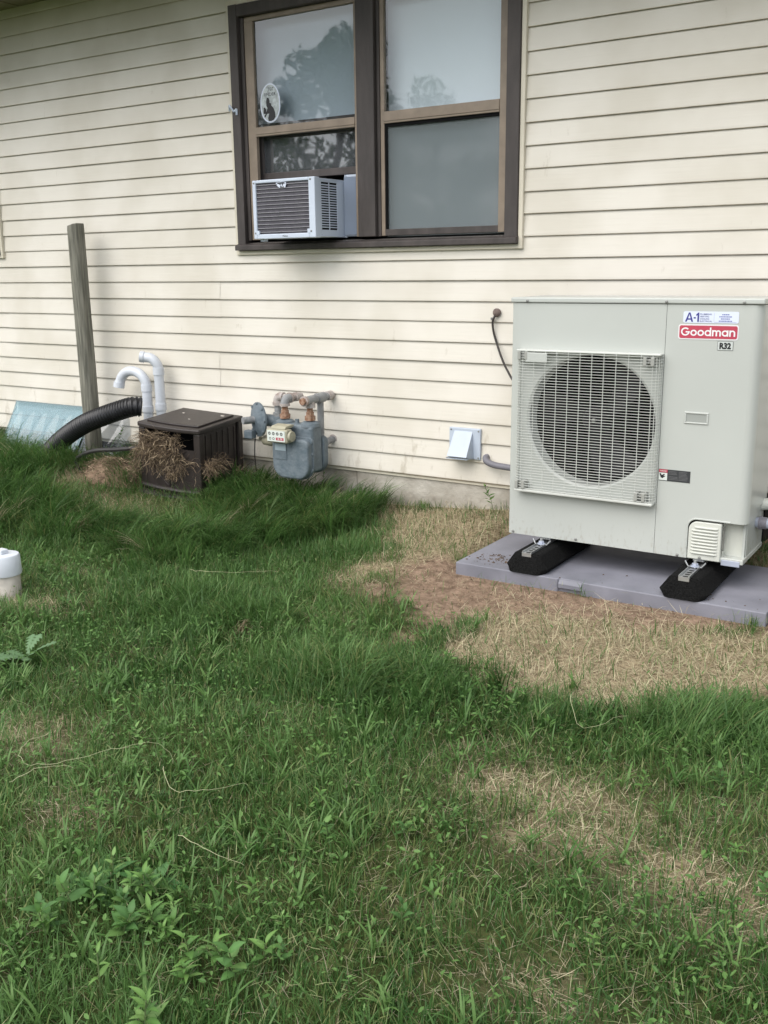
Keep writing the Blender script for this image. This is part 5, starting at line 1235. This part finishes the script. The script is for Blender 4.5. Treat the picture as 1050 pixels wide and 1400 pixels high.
for i, (xx, yy) in enumerate(spots):
    weed('leafy_weed', 'small leafy weed with pointed green leaves scattered in the mown lawn', 'weed', xx+rw.gauss(0,.02), yy+rw.gauss(0,.02), rw.choice((4,6,8,10)), rw.uniform(.018,.038), rw.uniform(.03,.075), L_small if i % 3 else L_round, G1, up=rw.uniform(.05,.7), seed=100+i)
weed('dock_plant', 'broad leaved dock plant lying flat in the lower left lawn', 'weed', -1.555, -3.235, 8, .105, 0, L_dock, None, up=.35, pairs=False, seed=3)
weed('dock_plant', 'second broad leaved dock with one large leaf, right of the flat one', 'weed', -1.455, -3.17, 5, .090, 0, L_dock, None, up=.55, pairs=False, seed=9)
weed('dandelion', 'pale green dandelion with jagged leaves below the white cleanout pipe', 'weed', -2.70, -2.50, 8, .115, .05, L_dand, None, up=.22, pairs=False, seed=12)
weed('wall_weed', 'thin weed climbing the foundation right of the gas meter', 'weed', -3.26, -.06, 18, .035, .22, L_small, None, up=.3, seed=21)
weed('wall_weed', 'small weed at the foundation behind the left side of the heat pump', 'weed', -2.17, -.07, 12, .04, .14, L_small, None, up=.4, seed=22)
weed('wall_weed', 'thin weed standing inside the clear end of the well cover', 'weed', -4.93, -.07, 14, .035, .20, L_small, None, up=.4, seed=23)
# small clover-like leaves that nobody could count
x, y = scatter(40000, -4.2, .6, -3.9, -1.2); d_, s_, p_ = fields(x, y)
keep = (rng.random(len(x)) < (.10+1.1*sstep(.40, .62, vnoise(x, y, 4, 60))*vnoise(x, y, 9, 61))*(1-d_)*(1-.9*s_)*(1-.6*p_)) & visible(x, y, 80, 80) & ~blocked(x, y)
x, y = x[keep], y[keep]; n = len(x); hh = rng.uniform(.03, .062, n); z = gz(x, y)+hh
s_ = rng.uniform(.004, .0098, n); az = rng.uniform(0, 2*PI, n); ti = rng.normal(0, .4, n); t2 = rng.normal(.15, .35, n)
sh = np.array([(-1,0,0),(-.35,-.42,.08),(.45,-.36,.08),(1,0,-.05),(.45,.36,.08),(-.35,.42,.08)])
P = sh[None]*s_[:,None,None]
ca2, sa2 = np.cos(t2)[:,None], np.sin(t2)[:,None]; P = np.stack([P[...,0]*ca2-P[...,2]*sa2, P[...,1], P[...,0]*sa2+P[...,2]*ca2], 2)
ca2, sa2 = np.cos(ti)[:,None], np.sin(ti)[:,None]; P = np.stack([P[...,0], P[...,1]*ca2-P[...,2]*sa2, P[...,1]*sa2+P[...,2]*ca2], 2)
ca2, sa2 = np.cos(az)[:,None], np.sin(az)[:,None]; P = np.stack([P[...,0]*ca2-P[...,1]*sa2, P[...,0]*sa2+P[...,1]*ca2, P[...,2]], 2)
P = P + np.stack([x, y, z], 1)[:,None,:]
me = bpy.data.meshes.new('clover'); o_ = np.arange(n)[:,None]*6
fq = np.concatenate([o_+np.array([[0,1,2,3]]), o_+np.array([[0,3,4,5]])], 1).reshape(-1, 4)
me.from_pydata(P.reshape(-1,3).tolist(), [], fq.tolist())
k = rng.random((n,1)); tone = np.array([.06,.14,.028])*(1-k)+np.array([.13,.24,.065])*k
at = me.color_attributes.new('tone', 'FLOAT_COLOR', 'POINT'); at.data.foreach_set('color', np.repeat(np.concatenate([tone, np.ones((n,1))], 1), 6, 0).ravel())
me.materials.append(M_weed); tag(link('clover', me), kind='stuff')

# ------------------------------------------------------------------ trees behind the camera, seen mirrored in the panes
def tree_meshes(seed, H):
    r = np.random.default_rng(seed); tr = MB(); pts = [(0,0,-.5), (.05,.05,H*.2), (-.1,.1,H*.45), (.05,0,H*.7), (0,0,H*.9)]
    tr.tube(smooth_path(pts, 3), [.32*(1-.9*i/12) for i in range(13)], 9)
    C_ = []
    for k in range(13):
        a = r.uniform(0, 2*PI); z0 = H*r.uniform(.22, .75); L_ = H*r.uniform(.16, .30)*(1.15-z0/H*.6)
        e = Vector((math.cos(a)*L_, math.sin(a)*L_, z0+H*r.uniform(.06, .18))); tr.tube(smooth_path([(0,0,z0), (e.x*.5, e.y*.5, z0+(e.z-z0)*.35), e], 3), [.09,.08,.07,.06,.05,.035,.02], 6); C_.append((e, H*r.uniform(.09, .15)))
    C_ += [(Vector((r.normal(0,H*.06), r.normal(0,H*.06), H*r.uniform(.7,.98))), H*.11) for _ in range(5)]
    P = []
    for c, R_ in C_:
        m2 = 420; d = r.normal(size=(m2,3)); d /= np.linalg.norm(d, axis=1)[:,None]; d *= (r.random((m2,1))**.45)*R_*np.array([1.1,1.1,.8]); P.append(d+np.array(c))
    P = np.concatenate(P); n = len(P); u = r.normal(size=(n,3)); u /= np.linalg.norm(u, axis=1)[:,None]; w2 = np.cross(u, r.normal(size=(n,3))); w2 /= np.linalg.norm(w2, axis=1)[:,None]
    s2 = r.uniform(.08, .19, (n,1)); V = np.stack([P-u*s2, P-w2*s2*.5, P+u*s2, P+w2*s2*.5], 1).reshape(-1,3)
    me = bpy.data.meshes.new('crown'); me.from_pydata(V.tolist(), [], (np.arange(n)[:,None]*4+np.arange(4)).tolist())
    k = r.random((n,1)); tone = np.array([.03,.06,.016])*(1-k)+np.array([.07,.115,.035])*k
    at = me.color_attributes.new('tone', 'FLOAT_COLOR', 'POINT'); at.data.foreach_set('color', np.repeat(np.concatenate([tone, np.ones((n,1))], 1), 4, 0).ravel())
    me.materials.append(M_grass); return tr, me
protos = []
for i, (sd_, H) in enumerate(((1, 9.0), (2, 11.0))):
    tr, me = tree_meshes(sd_, H)
    t = thing('leafy_tree', 'leafy tree behind the camera mirrored in the window panes', 'tree', (0,0,-.3), 0, 'trees mirrored in the window panes')
    tr.build('trunk', M_bark, t, local=True); c_ = link('crown', me, t); protos.append(t)
TREES = [(0,-16.9,-19.5,.3,.86), (1,-20.9,-20.5,1.2,.58), (0,-25.5,-21.0,2.4,.9), (1,-14.6,-21.0,3.0,.56), (0,-11.5,-23,4.2,.48), (1,-8.0,-23.5,5.2,.42), (0,-4.0,-26.0,1.9,.6), (1,3.5,-27,.7,.6), (0,12,-25,2.7,.8), (1,-33,-22,3.3,.8)]
used = [False, False]
for k, xx, yy, rz, sc in TREES:
    o = dup(protos[k]) if used[k] else protos[k]; used[k] = True
    o.location = (xx, yy, -.3); o.rotation_euler = (0,0,rz); o.scale = (sc, sc, sc)
